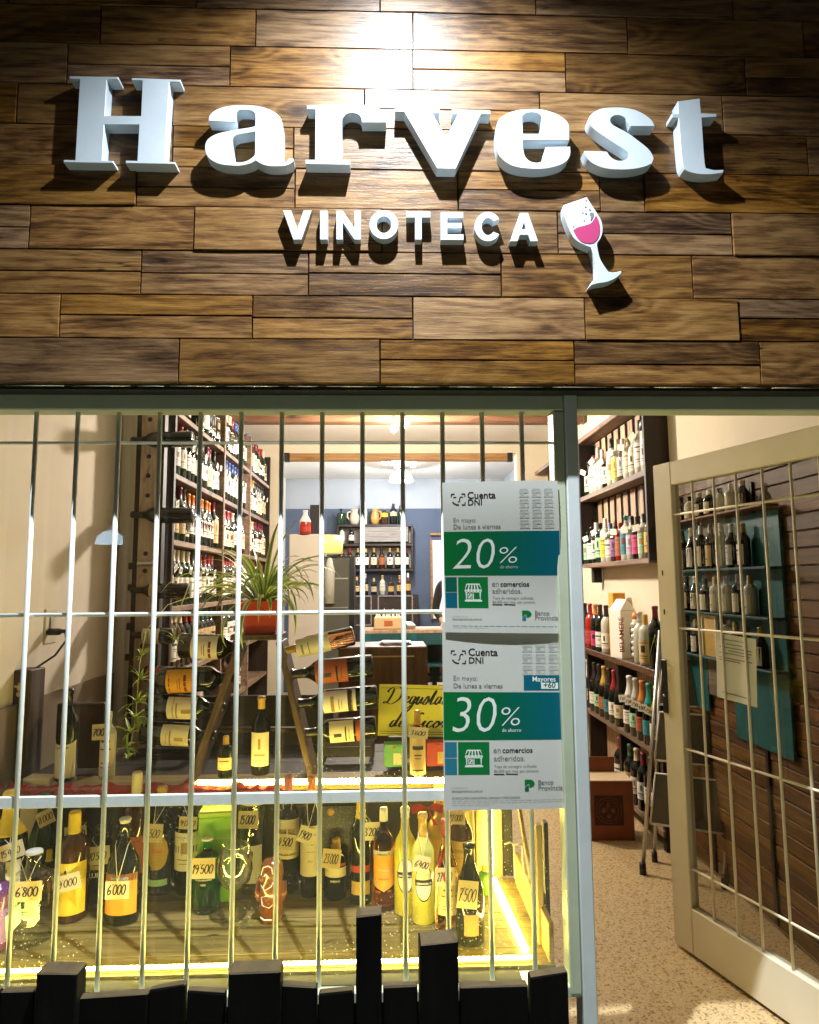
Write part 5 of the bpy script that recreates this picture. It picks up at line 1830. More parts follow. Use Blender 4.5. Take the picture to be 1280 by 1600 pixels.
# counter-height unit below
cu_ = empty('bottle_counter', (1.43, 2.6, 0), 'dark wooden bottle counter with lower shelves behind the open door', 'counter')
CY0, CY1 = 1.66, 4.3
obj('top', MB().bbox((-.0, (CY0+CY1)/2-2.6, .865), (.15, CY1-CY0, .035), .003), wood('polished_counter_wood', [(.03, .012, .006), (.07, .03, .014), (.11, .05, .025), (.16, .08, .04)], rough=.25, axis='Y', vary=.05), cu_)
for z in (.478, .10):
    obj('shelf', MB().bbox((.0, (CY0+CY1)/2-2.6, z-.016), (.13, CY1-CY0-.04, .032), .002), WOOD_SHELF, cu_)
for y in (1.69, 2.30, 2.9, 3.5, 4.2):
    obj('upright', MB().bbox((.005, y-2.6, .42), (.12, .035, .85), .002), WOOD_DARKZ, cu_)
obj('back_panel', MB().box((.06, (CY0+CY1)/2-2.6, .42), (.006, CY1-CY0-.05, .84)), WOOD_PALE, cu_)

spir = [  # second shelf, near end first: colour of body, label, cap, profile, words
    (GL_CLEAR, 'orange', 'orange', 'spirit', 'bright orange labelled'), (GL_PALE, 'mint', 'black', 'spirit', 'pale green labelled'),
    (GL_DARK, 'pink', 'black', 'wine', 'hot pink labelled black'), (GL_PALE, 'lilac', 'black', 'spirit', 'lilac'), (GL_PALE, 'teal', 'teal', 'gin', 'turquoise labelled'),
    (mat('ruby_bottle', (.25, .01, .015), .12, coat=.3), 'rust', 'red', 'gin', 'ruby red'), (GL_BROWN, 'purple', 'black', 'gin', 'brown purple labelled'),
    (GL_PALE, 'white', 'blue', 'spirit', 'white labelled blue capped'), (GL_PALE, 'yellow', 'white', 'spirit', 'yellow labelled'), (GL_GREEN, 'mint', 'black', 'gin', 'mint labelled green'),
    (GL_CLEAR, 'silver', 'silver', 'spirit', 'clear silver'), (GL_DARK, 'white', 'black', 'wine', 'white labelled dark'), (GL_GREEN, 'mint', 'green', 'gin', 'round green')]
first_ = [(GL_PALE, 'silver', 'black', 'tube', 'pale tube shaped'), (GL_PALE, 'white', 'black', 'spirit', 'white frosted'), (GL_PALE, 'cream', 'silver', 'wine', 'cream frosted'), (GL_PALE, 'cream', 'gold', 'gin', 'cream gold capped'),
          (GL_CLEAR, 'silver', 'white', 'spirit', 'clear white capped'), (GL_PALE, 'yellow', 'cream', 'spirit', 'pale yellow labelled'), (GL_PALE, 'cream', 'black', 'wine', 'cream black capped'), (GL_ROSE, 'white', 'orange', 'gin', 'orange bodied white labelled'),
          (GL_PALE, 'white', 'white', 'spirit', 'all white'), (GL_PALE, 'lilac', 'silver', 'spirit', 'lilac labelled'), (GL_PALE, 'white', 'red', 'spirit', 'white labelled red capped'), (GL_GREEN, 'mint', 'black', 'wine', 'green white labelled')]
for z, lst, nm in ((1.925, first_, 'upper'), (1.455, spir, 'lower')):
    y = RY0+.07
    for i, (gl, lb, cp, pr, words) in enumerate(lst):
        H = rb_.uniform(.24, .31)
        bottle('spirit_bottle', '%s spirit bottle, %s from near end of the %s right shelf' % (words, ORD[i], nm), (RX0+.045, y, z), .036, H, pr, gl, (.8, cp), ((.12, .56, 1.3, lb),), 12, (0, 0, -PI/2+.6), 'spirit bottles on the right wall shelves')
        if i % 2 == 1:
            t_ = obj('price_tag', MB().box((0, 0, 0), (.0008, .05, .036)), WHITECARD, None, (RX0-.004, y-.01, z+H*.68), (rb_.uniform(-.6, .6), -.1, .5))
            tag(t_, 'white price tag on the %s spirit bottle of the %s right shelf' % (ORD[i], nm), 'price tag', 'white price tags on the right shelves')
        y += rb_.uniform(.088, .1)
y = 3.05
for i in range(12):
    bottle('spirit_bottle', 'spirit bottle, %s along the far half of the top right shelf' % ORD[i], (RX0+.045, y, 1.925), .036, rb_.uniform(.26, .3), rb_.choice(['wine', 'spirit']), rb_.choice([GL_DARK, GL_PALE, GL_BROWN]), (.8, rb_.choice(caps)), ((.12, .56, 1.3, rb_.choice(labs)),), 10, (0, 0, -PI/2+.6), 'spirit bottles on the right wall shelves')
    y += .1
# on the counter
cz = .883
ctr = [(1.76, 'wine', GL_DARK, 'wine', (), 'dark bottle wrapped in green net at the near end of the counter', .32), (1.90, 'spirit', GL_PALE, 'gold', ((.05, .5, 1.3, 'tan'),), 'tan and white cream liquor bottle second on the counter', .27), (1.98, 'wine', GL_PALE, 'silver', (), 'white frosted bottle third on the counter', .28)]
for y, pr, gl, cp, lab, lb, H in ctr:
    o = bottle('liquor_bottle', lb, (1.405, y, cz), .038, H, pr, gl, (.8, cp), lab, 16, (0, 0, -PI/2+.7), 'bottles on the counter')
    if 'net' in lb:
        for k in range(5):
            mb = MB().tube([((.04 if abs(f_) < .62*H/.3 else .02)*math.cos(k*1.25+f_*9), .04*math.sin(k*1.25+f_*9), .02+f_) for f_ in [j*.022 for j in range(8)]], .0016, 5)
            obj('net_cord', mb, LEAFY, o)
# red capped ringed can, white carton, orange box, more bottles
mb = MB()
for k in range(6):
    mb.lathe([(.02, .02+k*.034), (.034, .026+k*.034), (.034, .044+k*.034), (.02, .05+k*.034)], 14)
mb.lathe([(0, 0), (.024, 0), (.024, .235), (0, .235)], 12)
o = tag(obj('ringed_bottle', mb, GL_PALE, None, (1.42, 2.07, cz)), 'pale ringed bottle with round red cap on the counter', 'bottle')
obj('cap', MB().lathe([(0, .23), (.022, .232), (.026, .25), (.018, .272), (0, .278)], 14), CAP['orange'], o)
o = empty('white_carton', (1.405, 2.26, cz), 'white bottle carton with vertical red lettering on the counter', 'carton', rz=.25)
obj('box', MB().bbox((0, 0, .14), (.10, .12, .28), .002), LBL['white'], o)
obj('roof', MB().add([(-.05, -.06, .281), (.05, -.06, .281), (.05, .06, .281), (-.05, .06, .281), (0, -.05, .345), (0, .05, .345)], [(0, 1, 4), (1, 2, 5, 4), (2, 3, 5), (3, 0, 4, 5)]), LBL['white'], o)
vs, fs = ftext('BELAMERE', .2, bold=.02)
obj('lettering', MB().add([(-.034-y_*1.0, -.0606, .04+x) for x, y_ in vs], fs), LBL['rust'], o)
for k in range(2):
    for s in range(2):
        obj('bottle_print', MB().box((.012+.024*s, -.0606, .06+.09*k), (.008, .0006, .06)), LBL['black'], o)
tag(obj('orange_carton', MB().bbox((0, 0, .19), (.08, .08, .38), .003), LBL['orange'], None, (1.425, 2.40, cz)), 'orange and pink carton behind the white carton on the counter', 'carton')
for i, (y, cp, gl, lb) in enumerate(((2.52, 'black', GL_PALE, 'white'), (2.64, 'black', GL_DARK, 'white'), (2.74, 'orange', GL_DARK, 'pink'), (2.86, 'red', mat('red_bottle', (.4, .02, .01), .15, coat=.3), 'red'), (2.98, 'black', GL_DARK, 'pink'), (3.08, 'black', GL_DARK, 'white'))):
    bottle('liquor_bottle', '%s capped bottle, %s beyond the cartons on the counter' % (capname[cp], ORD[i]), (1.395, y, cz), .036, .30, 'wine', gl, (.76, cp), ((.1, .42, 1.2, lb),), 12, (0, 0, -PI/2+.7), 'bottles on the counter')
# sparkling and wine bottles below the counter
spk = ['yellow', 'teal', 'orange', 'silver', 'white', 'black', 'red', 'black', 'gold', 'black', 'black', 'white']
y = 1.76
for i, cp in enumerate(spk):
    if abs(y-2.30) < .05 or abs(y-2.9) < .05:
        y += .06
    o = bottle('sparkling_bottle', '%s foiled dark bottle, %s from near end under the counter' % (capname[cp], ORD[i]), (1.395, y, .478), .041, .315, 'slope', GL_DARK, (.62, cp), ((.16, .40, 1.1, ['white', 'teal', 'rust', 'mint', 'white', 'cream'][i % 6]),), 12, (0, 0, -PI/2+.7), 'bottles under the counter')
    if i < 5:
        t_ = obj('price_tag', MB().box((0, 0, 0), (.0008, .05, .04)), WHITECARD, None, (1.346, y-.02, .478+.19), (rb_.uniform(-.3, .3), 0, .8))
        tag(t_, 'white price tag on the %s bottle from near end under the counter' % ORD[i], 'price tag', 'white price tags under the counter')
        vs, fs = handtext(rb_.choice(['7.500', '9.800', '12.000']), .04, .018, pen=.13)
        obj('price_writing', MB().add([(-.0007, .02-x, z_-.009) for x, z_ in vs], fs), INK, t_)
    y += .098
y = 1.80
for i in range(6):
    bottle('wine_bottle', 'dark wine bottle, %s from near end on the bottom counter shelf' % ORD[i], (1.40, y, .10), .038, .30, 'wine', GL_DARK, (.78, rb_.choice(caps)), ((.2, .5, 1.1, rb_.choice(labs)),), 12, (0, 0, -PI/2+.7), 'bottles on the bottom counter shelf')
    y += .1 if abs(y+.1-2.3) > .05 else .17
# red carton on the floor
a, b = atz(924, 1312, 0), atz(990, 1318, 0)
rc = empty('red_carton', ((a.x+b.x)/2+.01, 1.93, 0), 'reddish brown cardboard wine carton with a dark printed emblem on the floor', 'carton', rz=-.06)
CARR = noisy('red_brown_cardboard', (.19, .05, .022), (.24, .07, .03), 14, .7, .1)
CARL = noisy('tan_cardboard', (.5, .36, .22), (.55, .41, .26), 14, .7, .1)
obj('box', MB().bbox((0, 0, .147), (.235, .17, .294), .003), CARR, rc)
obj('top', MB().bbox((0, .0, .297), (.237, .172, .006), .002), CARL, rc)
obj('flap', MB().bbox((-.03, .088, .335), (.20, .004, .085), .001), CARR, rc)
obj('emblem_print', MB().bbox((-.012, -.0855, .15), (.15, .0008, .15), .0003), mat('dark_red_print', (.05, .015, .01), .7), rc)
for r_ in (.066, .052):
    obj('ring_print', MB().tube([(-.012+r_*math.cos(t_*PI/12), -.0862, .15+r_*math.sin(t_*PI/12)) for t_ in range(25)], .0016, 4), CARR, rc)
for dx, dz in ((-.024, 0), (.024, 0), (0, .03), (0, -.03)):
    obj('bottle_print', MB().lathe([(0, 0), (.013, 0), (0, .0006)], 12, T=Matrix.Translation((-.012+dx, -.0862, .15+dz)) @ Matrix.Rotation(PI/2, 4, 'X')), CARR, rc)
# folding step ladder leaning behind the door
ld = empty('step_ladder', (1.22, 1.45, 0), 'folded aluminium step ladder with grey treads leaning behind the door edge', 'step ladder')
f1, f2 = atz(1005, 1366, 0), atz(1022, 1352, 0)
t1 = aty(1032, 985, 1.62)
rail_d = Vector((.46, .05, 0))
A0 = f1-ld.location
A1 = t1-ld.location
Bv = Vector((.30, -.16, 0))
for k in (0, 1):
    o_ = Bv*k
    obj('rail', MB().tube([A0+o_+Vector((0, 0, .02)), A1+o_], .010, 8), STEEL, ld)
    obj('foot', MB().lathe([(0, 0), (.016, 0), (.015, .05), (0, .05)], 10, T=Matrix.Translation(A0+o_)), BLACKP, ld)
    obj('rear_rail', MB().tube([f2-ld.location+o_+Vector((.02, .04, .02)), A1+o_+Vector((.02, .05, -.05))], .009, 8), STEEL, ld)
    obj('foot', MB().lathe([(0, 0), (.014, 0), (.013, .045), (0, .045)], 10, T=Matrix.Translation(f2-ld.location+o_+Vector((.02, .04, 0)))), BLACKP, ld)
TRD = noisy('grey_tread_rubber', (.10, .09, .075), (.14, .125, .10), 40, .7, .2)
RIM = mat('white_tread_rim', (.66, .62, .54), .4)
for f_ in (.20, .45, .68):
    c0 = A0.lerp(A1, f_)
    c1 = A0.lerp(A1, f_+.20)
    p = [c0+Vector((.012, -.015, 0)), c0+Bv+Vector((.0, -.015, 0)), c1+Bv+Vector((.0, -.03, 0)), c1+Vector((.012, -.03, 0))]
    n_ = Vector((-.35, -.9, 0)).normalized()*.006
    obj('tread', MB().add(p+[q_+n_ for q_ in p], [(0, 1, 2, 3), (4, 7, 6, 5), (0, 4, 5, 1), (1, 5, 6, 2), (2, 6, 7, 3), (3, 7, 4, 0)]), TRD, ld)
    obj('tread_rim', MB().tube([q_+n_ for q_ in p]+[p[0]+n_], .0055, 6), RIM, ld)

# brown boards and teal bottle board, added to stand in for door glass reflections
wc = empty('reflection_slats', (1.49, 1.0, 0), 'added brown horizontal boards standing in for reflections in the open door glass', 'wall cladding')
z = .02
rs = random.Random(9)
while z < 1.76:
    hh = .062
    obj('slat', MB().bbox((rs.uniform(-.002, .002), .06, z+hh/2), (.014, 1.2, hh-.005), .002), WOOD_SLAT, wc, None)
    z += hh
for y in (.42, .9, 1.38):
    obj('batten', MB().bbox((-.012, y-1.0, .88), (.008, .022, 1.7), .002), WOOD_DARKZ, wc)
tb = empty('reflection_board', (1.47, 1.2, 0), 'added teal board with bottle shelves standing in for the door glass reflection', 'wall board')
ya, yb = 1.68, .70
obj('board', MB().bbox((.0, (ya+1.33)/2-1.2, 1.17), (.012, ya-1.33, .86), .002), TEAL, tb)
obj('board', MB().bbox((.0, (yb+1.10)/2-1.2, 1.14), (.012, 1.10-yb, .92), .002), TEAL, tb)
obj('middle_panel', MB().bbox((.001, 1.215-1.2, 1.24), (.010, .225, .84), .002), noisy('taupe_panel', (.16, .12, .085), (.2, .15, .11), 6, .6), tb)
for z in (1.62, 1.385, 1.195, 1.0):
    obj('shelf', MB().bbox((-.035, (ya+yb)/2-1.2, z-.006), (.07, ya-yb, .010), .002), TEALD if z < 1.6 else WOOD_SLAT, tb)
fr = empty('reflection_frame', (1.425, 1.21, 1.0), 'pale framed yellow print added on the teal board for the door reflection', 'frame')
obj('backing', MB().bbox((.004, 0, .085), (.006, .12, .17), .001), LBL['gold'], fr)
for s in (-1, 1):
    obj('frame_side', MB().bbox((0, s*.062, .085), (.012, .012, .18), .002), LBL['cream'], fr)
obj('frame_top', MB().bbox((0, 0, .176), (.012, .136, .012), .002), LBL['cream'], fr)
for z, nm in ((1.62, 'top'), (1.385, 'second'), (1.195, 'third'), (1.0, 'lowest')):
    y = ya-.05
    i = 0
    while y > yb+.03 and i < 9:
        if z == 1.0 and abs(y-1.21) < .1:
            y -= .09
            continue
        hmax = {1.62: .12, 1.385: .2, 1.195: .165, 1.0: .17}[z]
        cp = rb_.choice(['black', 'white', 'cream', 'gold', 'black'])
        lb = rb_.choice(['cream', 'white', 'cream', 'white', 'tan', 'silver'])
        bottle('small_bottle', '%s labelled small bottle, %s from the back on the %s teal board shelf' % (lb, ORD[i], nm), (1.432, y, z), .026, hmax*rb_.uniform(.85, 1), rb_.choice(['wine', 'slope', 'spirit']), rb_.choice([GL_DARK, GL_DARK, GL_PALE]), (.8, cp), ((.06, .52, 1.3, lb),), 12, (0, 0, -PI/2-.3), 'bottles added for the door glass reflection')
        i += 1
        y -= rb_.uniform(.085, .10)

# ================================================================== middle and back of the shop
# ceiling beams
for y0, lb in ((3.1, 'brown wooden ceiling beam across the front room'),):
    o = tag(obj('ceiling_beam', MB().bbox((0, 0, 0), (2.7, .10, .10), .006), wood('brown_beam_wood', [(.06, .025, .012), (.12, .055, .025), (.18, .09, .04), (.26, .14, .07)], rough=.5, vary=.1), None, (.12, y0+.05, 2.562)), lb, 'beam')
o = empty('lintel_beam', (.12, 4.40, 2.49), 'honey coloured wooden lintel beam over the opening to the back room', 'beam')
obj('beam', MB().bbox((0, -.012, 0), (2.10, .05, .072), .005), WOOD_BEAM, o)
for s in (-1, 1):
    obj('end_strap', MB().bbox((s*1.03, -.014, 0), (.05, .058, .08), .002), BLACKP, o)
# barrel-brown headboard / crate behind the sign
a, b = aty(530, 1010, 1.55), aty(668, 1075, 1.55)
hb = empty('brown_crate', ((a.x+b.x)/2, 1.6, 0), 'reddish brown wooden cabinet behind the rack with papers on top', 'cabinet')
W_ = b.x-a.x
RBW = wood('red_brown_wood', [(.03, .009, .006), (.07, .02, .012), (.10, .032, .018), (.14, .05, .03)], rough=.4, axis='Z', vary=.1)
obj('body', MB().bbox((0, .05, a.z/2), (W_, .3, a.z), .006), RBW, hb)
obj('door_panel', MB().bbox((.02, -.106, a.z-.14), (W_*.6, .012, .2), .003), RBW, hb)
obj('panel_edge', MB().box((.02, -.112, a.z-.044), (W_*.6, .004, .006)), LBL['tan'], hb)
mb = MB()
rp = random.Random(2)
for k in range(4):
    mb.box((0, 0, .002+.004*k), (.14, .10, .003), rot=(0, rp.uniform(-.02, .02), rp.uniform(-.5, .5)))
tag(obj('paper_stack', mb, PAPER, None, ((a.x+b.x)/2+.06, 1.62, a.z+.001)), 'loose stack of white papers on the reddish brown cabinet', 'papers')

# teal shop counter
a, b = aty(572, 984, 3.9), aty(720, 980, 3.9)
tc_ = empty('shop_counter', ((a.x+b.x)/2, 4.0, 0), 'teal shop counter with dark shelves in the middle of the shop', 'counter')
W_ = b.x-a.x
obj('top', MB().bbox((0, .05, a.z-.015), (W_+.04, .42, .03), .003), WOOD_PALE, tc_)
obj('back', MB().box((0, .2, (a.z-.03)/2), (W_, .03, a.z-.03)), TEALD, tc_)
for s in (-1, 0, 1):
    obj('side', MB().box((s*(W_/2-.02), 0, (a.z-.03)/2), (.04, .36, a.z-.032)), TEAL, tc_)
for z in (.1, .38, .66):
    obj('shelf', MB().box((0, 0, z), (W_-.09, .34, .02)), TEALD, tc_)
obj('fascia', MB().box((0, -.17, a.z-.075), (W_-.005, .018, .09)), TEALD, tc_)
for i in range(6):
    bottle('wine_bottle', 'dark wine bottle, %s from left on the teal counter shelf' % ORD[i], (tc_.location.x-W_/2+.12+i*.11+(.06 if i > 2 else 0), 3.92, .39), .037, .255, 'wine', GL_DARK, (.8, rb_.choice(caps)), ((.2, .5, 1.2, rb_.choice(['white', 'cream', 'silver'])),), 10, (0, 0, 0), 'bottles in the teal counter')
bx_ = empty('paper_basket', (aty(607, 975, 3.98).x, 3.98, a.z), 'tan wicker basket of white bags on the shop counter', 'basket')
obj('basket', MB().bbox((0, 0, .05), (.24, .16, .10), .008), LBL['tan'], bx_)
obj('plate', MB().bbox((0, -.081, .05), (.07, .003, .045), .002), LBL['rust'], bx_)
mb = MB()
for k in range(8):
    x = -.1+.028*k
    mb.add([(x-.014, -.03, .08), (x+.016, -.02, .08), (x+rp.uniform(-.01, .02), rp.uniform(-.02, .03), .13+rp.uniform(0, .05)), (x, .04, .08)], [(0, 1, 2), (1, 3, 2), (3, 0, 2)])
obj('bags', mb, LBL['white'], bx_)
tag(obj('papers', MB().bbox((0, 0, .006), (.22, .16, .012), .001), PAPER, None, (aty(668, 976, 3.98).x, 3.98, a.z)), 'white sheets lying on the right end of the shop counter', 'papers')
tag(obj('card_reader', MB().bbox((0, 0, .02), (.08, .12, .04), .008, rot=(.2, 0, .3)), STEEL, None, (aty(640, 976, 3.95).x, 3.95, a.z+.008)), 'small grey card terminal beside the basket on the counter', 'card terminal')

# drinks fridge
a = aty(445, 830, 4.15)
b = aty(497, 830, 4.15)
fx, ft = aty(470, 830, 4.3).x, a.z
fr_ = empty('drinks_fridge', (fx, 4.75, 0), 'tall cream drinks fridge with a glowing yellow header', 'fridge')
W_ = (aty(524, 860, 4.15)-a).x
FRI = noisy('cream_fridge_steel', (.55, .5, .42), (.6, .55, .46), 3, .4, .03)
obj('side_wall', MB().bbox((a.x-fx+.14, 0, ft/2), (.30, .52, ft), .01), FRI, fr_)
obj('body', MB().box((a.x-fx+.44, .12, ft/2-.1), (.28, .3, ft-.2)), BLACKP, fr_)
obj('header', MB().lathe([(0, 0), (.17, 0), (.17, .17), (0, .17)], 24, T=Matrix.Translation((a.x-fx+.30, -.02, ft-.172))), mat('lit_yellow_header', (.85, .7, .2), .4, emit=(1, .8, .25), es=.55), fr_)
obj('glass_door', MB().bbox((a.x-fx+.42, -.17, ft/2-.1), (.24, .02, ft-.25), .003), mat('fridge_glass', (.1, .1, .08), .05), fr_)
for k in range(5):
    obj('shelf', MB().box((a.x-fx+.42, -.185, .3+.27*k), (.22, .01, .012)), STEEL, fr_)
obj('bottle', MB().lathe([(0, 0), (.05, 0), (.05, .3), (.02, .42), (0, .42)], 12, T=Matrix.Translation((a.x-fx+.36, -.2, 1.15))), GL_PALE, fr_)
# things on the fridge
q = aty(477, 830, 4.5)
bottle('liquor_bottle', 'red and white cone shaped bottle standing on the drinks fridge', (q.x, 4.5, ft), .055, .22, 'slope', mat('red_cone_bottle', (.35, .03, .015), .25), (.5, 'white'), ((.1, .3, 1.2, 'red'),), 14, (0, 0, 0))
q = aty(492, 830, 4.55)
tag(obj('wooden_block', MB().bbox((0, 0, .14), (.095, .08, .28), .004), WOOD_DARKZ, None, (q.x, 4.6, ft)), 'dark upright wooden block on the drinks fridge', 'block')
# back room shelf with jugs
xa, xb = aty(527, 820, 6.72).x, aty(645, 820, 6.72).x
zt = aty(585, 820, 6.72).z
js = empty('wall_unit', ((xa+xb)/2, 6.76, 0), 'dark wooden wall unit of bottles and jugs on the blue back wall', 'wall unit')
W_ = xb-xa
GW = wood('grey_weathered_wood', [(.10, .085, .075), (.18, .155, .135), (.25, .22, .195), (.33, .29, .26)], rough=.6, vary=.1)
z2, z3 = aty(585, 850, 6.72).z, aty(585, 889, 6.72).z
for z in (zt, z2, z3):
    obj('shelf', MB().bbox((0, -.03, z-.015), (W_, .18, .03), .003), WOOD_DARK, js)
for s in (-1, 1):
    obj('side', MB().bbox((s*(W_/2-.012), -.03, (zt+z3)/2), (.024, .17, zt-z3), .002), WOOD_DARKZ, js)
for za, zb_ in ((zt, z2), (z2, z3)):
    obj('back', MB().box((0, .05, (za+zb_)/2), (W_-.05, .01, za-zb_-.03)), GW, js)
obj('front_board', MB().bbox((.12, -.10, (zt+z2)/2), (W_*.62, .014, zt-z2-.05), .002), GW, js)
for i in range(9):
    bottle('liquor_bottle', 'bottle, %s from left on the lower shelf of the back wall unit' % ORD[i], (xa+.06+i*(W_-.1)/8.5, 6.70, z3), .038, .26, rb_.choice(['wine', 'spirit']), rb_.choice([GL_DARK, GL_BROWN]), (.8, rb_.choice(['black', 'gold', 'red'])), ((.2, .55, 1.2, ['cream', 'cream', 'white', 'white', 'cream', 'rust', 'white', 'cream', 'white'][i]),), 10, (0, 0, 0), 'bottles on the back wall unit')
for i in range(2):
    bottle('liquor_bottle', ('pale bottle at the left end of the back unit middle shelf', 'dark bottle beside the weathered board of the back unit')[i], (xa+.06+i*.12, 6.70, z2), .035, .22, 'spirit', (GL_PALE, GL_DARK)[i], (.8, 'black'), ((.2, .5, 1.2, 'white'),), 10, (0, 0, 0), 'bottles on the back wall unit')


def jug(px, top, wpx, m, lb):
    q = aty(px, 820, 6.7)
    H = aty(px, top, 6.7).z-zt
    R = wpx/2*(q-CAM).dot(_F)/FPX
    o = empty('jug', (q.x, 6.7, zt), lb, 'jug', 'jugs on the back wall unit')
    obj('body', MB().lathe([(0, 0), (R*.75, 0), (R, H*.35), (R*.9, H*.6), (R*.6, H*.82), (R*.75, H), (R*.6, H), (0, H*.8)], 16), m, o)
    s = -1 if px < 560 else 1
    obj('handle', MB().tube([(s*R*.65, 0, H*.85), (s*R*1.35, 0, H*.8), (s*R*1.4, 0, H*.5), (s*R*.95, 0, H*.3)], .012, 6), m, o)


jug(554, 796, 16, mat('cream_glazed_jug', (.5, .43, .3), .3), 'cream patterned ceramic jug on the back wall unit')
jug(586, 795, 14, mat('ochre_glazed_jug', (.5, .25, .06), .3), 'ochre ceramic jug on the back wall unit')
for px, top, R, pr, gl, lb, cp, words in ((533, 792, .05, 'gin', GL_GREEN, None, 'black', 'round green bottle with slim neck beside the cream jug'), (570, 785, .03, 'spirit', GL_PALE, 'white', 'white', 'slim pale bottle between the two jugs'), (601, 790, .045, 'gin', GL_BROWN, 'yellow', 'silver', 'brown round bottle with yellow label right of the ochre jug'), (615, 787, .045, 'spirit', GL_DARK, 'tan', 'black', 'square dark bottle with tan neck band on the back unit'), (626, 790, .035, 'wine', GL_GREEN, None, 'black', 'slim green bottle at the right end of the back unit')):
    q = aty(px, 820, 6.7)
    bottle('liquor_bottle', words, (q.x, 6.7, zt), R, aty(px, top, 6.7).z-zt, pr, gl, (.8, cp), ((.4, .6, 1.2, lb),) if lb else (), 12, (0, 0, 0), 'bottles on top of the back wall unit')
# low back bar with framed cabinets
bb = empty('back_bar', ((xa+xb)/2, 6.55, 0), 'dark back bar with two framed glass cabinets below the wall unit', 'back bar')
zb1 = aty(585, 930, 6.4).z
zb0 = aty(585, 978, 6.4).z
obj('body', MB().bbox((0, .05, zb1/2), (W_+.1, .36, zb1), .004), WOOD_DARK, bb)
for s in (-1, 1):
    cx = s*W_*.26
    f_ = obj('cabinet_frame', MB().bbox((cx, -.14, zb1-.012), (W_*.44, .014, .016), .002).bbox((cx, -.14, zb0+.01), (W_*.44, .014, .016), .002).bbox((cx-W_*.215, -.14, (zb1+zb0)/2), (.016, .014, zb1-zb0-.04), .002).bbox((cx+W_*.215, -.14, (zb1+zb0)/2), (.016, .014, zb1-zb0-.04), .002), GW, bb)
for i in range(9):
    gl, lb = rb_.choice([(GL_DARK, 'tan'), (GL_PALE, 'cream'), (GL_BROWN, 'gold')])
    bottle('liquor_bottle', 'bottle, %s from left standing on the dark back bar' % ORD[i], (xa+.05+i*(W_-.08)/8.4, 6.5, zb1), .035, rb_.uniform(.2, .27), rb_.choice(['wine', 'spirit', 'gin']), gl, (.8, rb_.choice(['black', 'gold', 'silver'])), ((.2, .5, 1.2, lb),), 10, (0, 0, 0), 'bottles on the back bar')
# tall bright panel in wooden frame
q, q2 = aty(676, 840, 6.8), aty(712, 1000, 6.8)
mp_ = empty('framed_mirror', ((q.x+q2.x)/2, 6.83, .9), 'tall pale mirror in a brown wooden frame on the back wall', 'mirror')
W_ = q2.x-q.x
obj('glass', MB().box((0, -.01, .48), (W_, .01, q.z-.92)), mat('pale_mirror', (.85, .88, .9), .25), mp_)
for s in (-1, 1):
    obj('frame_side', MB().bbox((s*(W_/2+.015), -.012, .48), (.03, .03, q.z-.9), .003), WOOD_BEAM, mp_)
obj('frame_top', MB().bbox((0, -.012, q.z-.9+.045), (W_+.06, .03, .03), .003), WOOD_BEAM, mp_)

# shop keeper behind the counter, mostly hidden by the posters
sk_me = D.meshes.new('person')
J = {'pel': (0, 0, .88), 'wst': (0, -.01, 1.05), 'chs': (0, -.02, 1.24), 'nck': (0, -.03, 1.40), 'hd0': (0, -.05, 1.47), 'hd1': (0, -.06, 1.56), 'hd2': (0, -.05, 1.64),
     'shl': (-.17, -.02, 1.33), 'ell': (-.22, -.03, 1.08), 'wrl': (-.16, -.20, .97), 'shr': (.17, -.02, 1.33), 'elr': (.22, -.03, 1.08), 'wrr': (.14, -.20, .97),
     'hpl': (-.09, 0, .84), 'knl': (-.10, -.01, .46), 'anl': (-.10, .02, .07), 'tol': (-.10, -.12, .03), 'hpr': (.09, 0, .84), 'knr': (.10, -.01, .46), 'anr': (.10, .02, .07), 'tor': (.10, -.12, .03)}
Rr = {'pel': .13, 'wst': .115, 'chs': .135, 'nck': .05, 'hd0': .065, 'hd1': .085, 'hd2': .07, 'shl': .06, 'ell': .042, 'wrl': .03, 'shr': .06, 'elr': .042, 'wrr': .03, 'hpl': .09, 'knl': .06, 'anl': .045, 'tol': .04, 'hpr': .09, 'knr': .06, 'anr': .045, 'tor': .04}
E_ = [('pel', 'wst'), ('wst', 'chs'), ('chs', 'nck'), ('nck', 'hd0'), ('hd0', 'hd1'), ('hd1', 'hd2'), ('chs', 'shl'), ('shl', 'ell'), ('ell', 'wrl'), ('chs', 'shr'), ('shr', 'elr'), ('elr', 'wrr'), ('pel', 'hpl'), ('hpl', 'knl'), ('knl', 'anl'), ('anl', 'tol'), ('pel', 'hpr'), ('hpr', 'knr'), ('knr', 'anr'), ('anr', 'tor')]
ks = list(J)
vv = [J[k] for k in ks]
ee = [(ks.index(a), ks.index(b)) for a, b in E_]
rad = [Rr[k] for k in ks]
for sgn, w_ in ((-1, 'wrl'), (1, 'wrr')):    # hands: palm, four fingers, thumb
    wp = Vector(J[w_])
    pi_ = len(vv)
    vv.append(tuple(wp+Vector((0, -.06, -.005)))); rad.append(.026); ee.append((ks.index(w_), pi_))
    for k in range(4):
        o_ = wp+Vector(((k-1.5)*.02, -.11, -.012))
        vv.append(tuple(o_)); rad.append(.0095); ee.append((pi_, len(vv)-1))
        vv.append(tuple(o_+Vector((0, -.035-.006*(1.5-abs(k-1.5)), -.012)))); rad.append(.0085); ee.append((len(vv)-2, len(vv)-1))
    vv.append(tuple(wp+Vector((-sgn*.04, -.07, -.005)))); rad.append(.010); ee.append((pi_, len(vv)-1))
    vv.append(tuple(wp+Vector((-sgn*.048, -.105, -.012)))); rad.append(.009); ee.append((len(vv)-2, len(vv)-1))
sk_me.from_pydata(vv, ee, [])
per = D.objects.new('person', sk_me)
COL.objects.link(per)
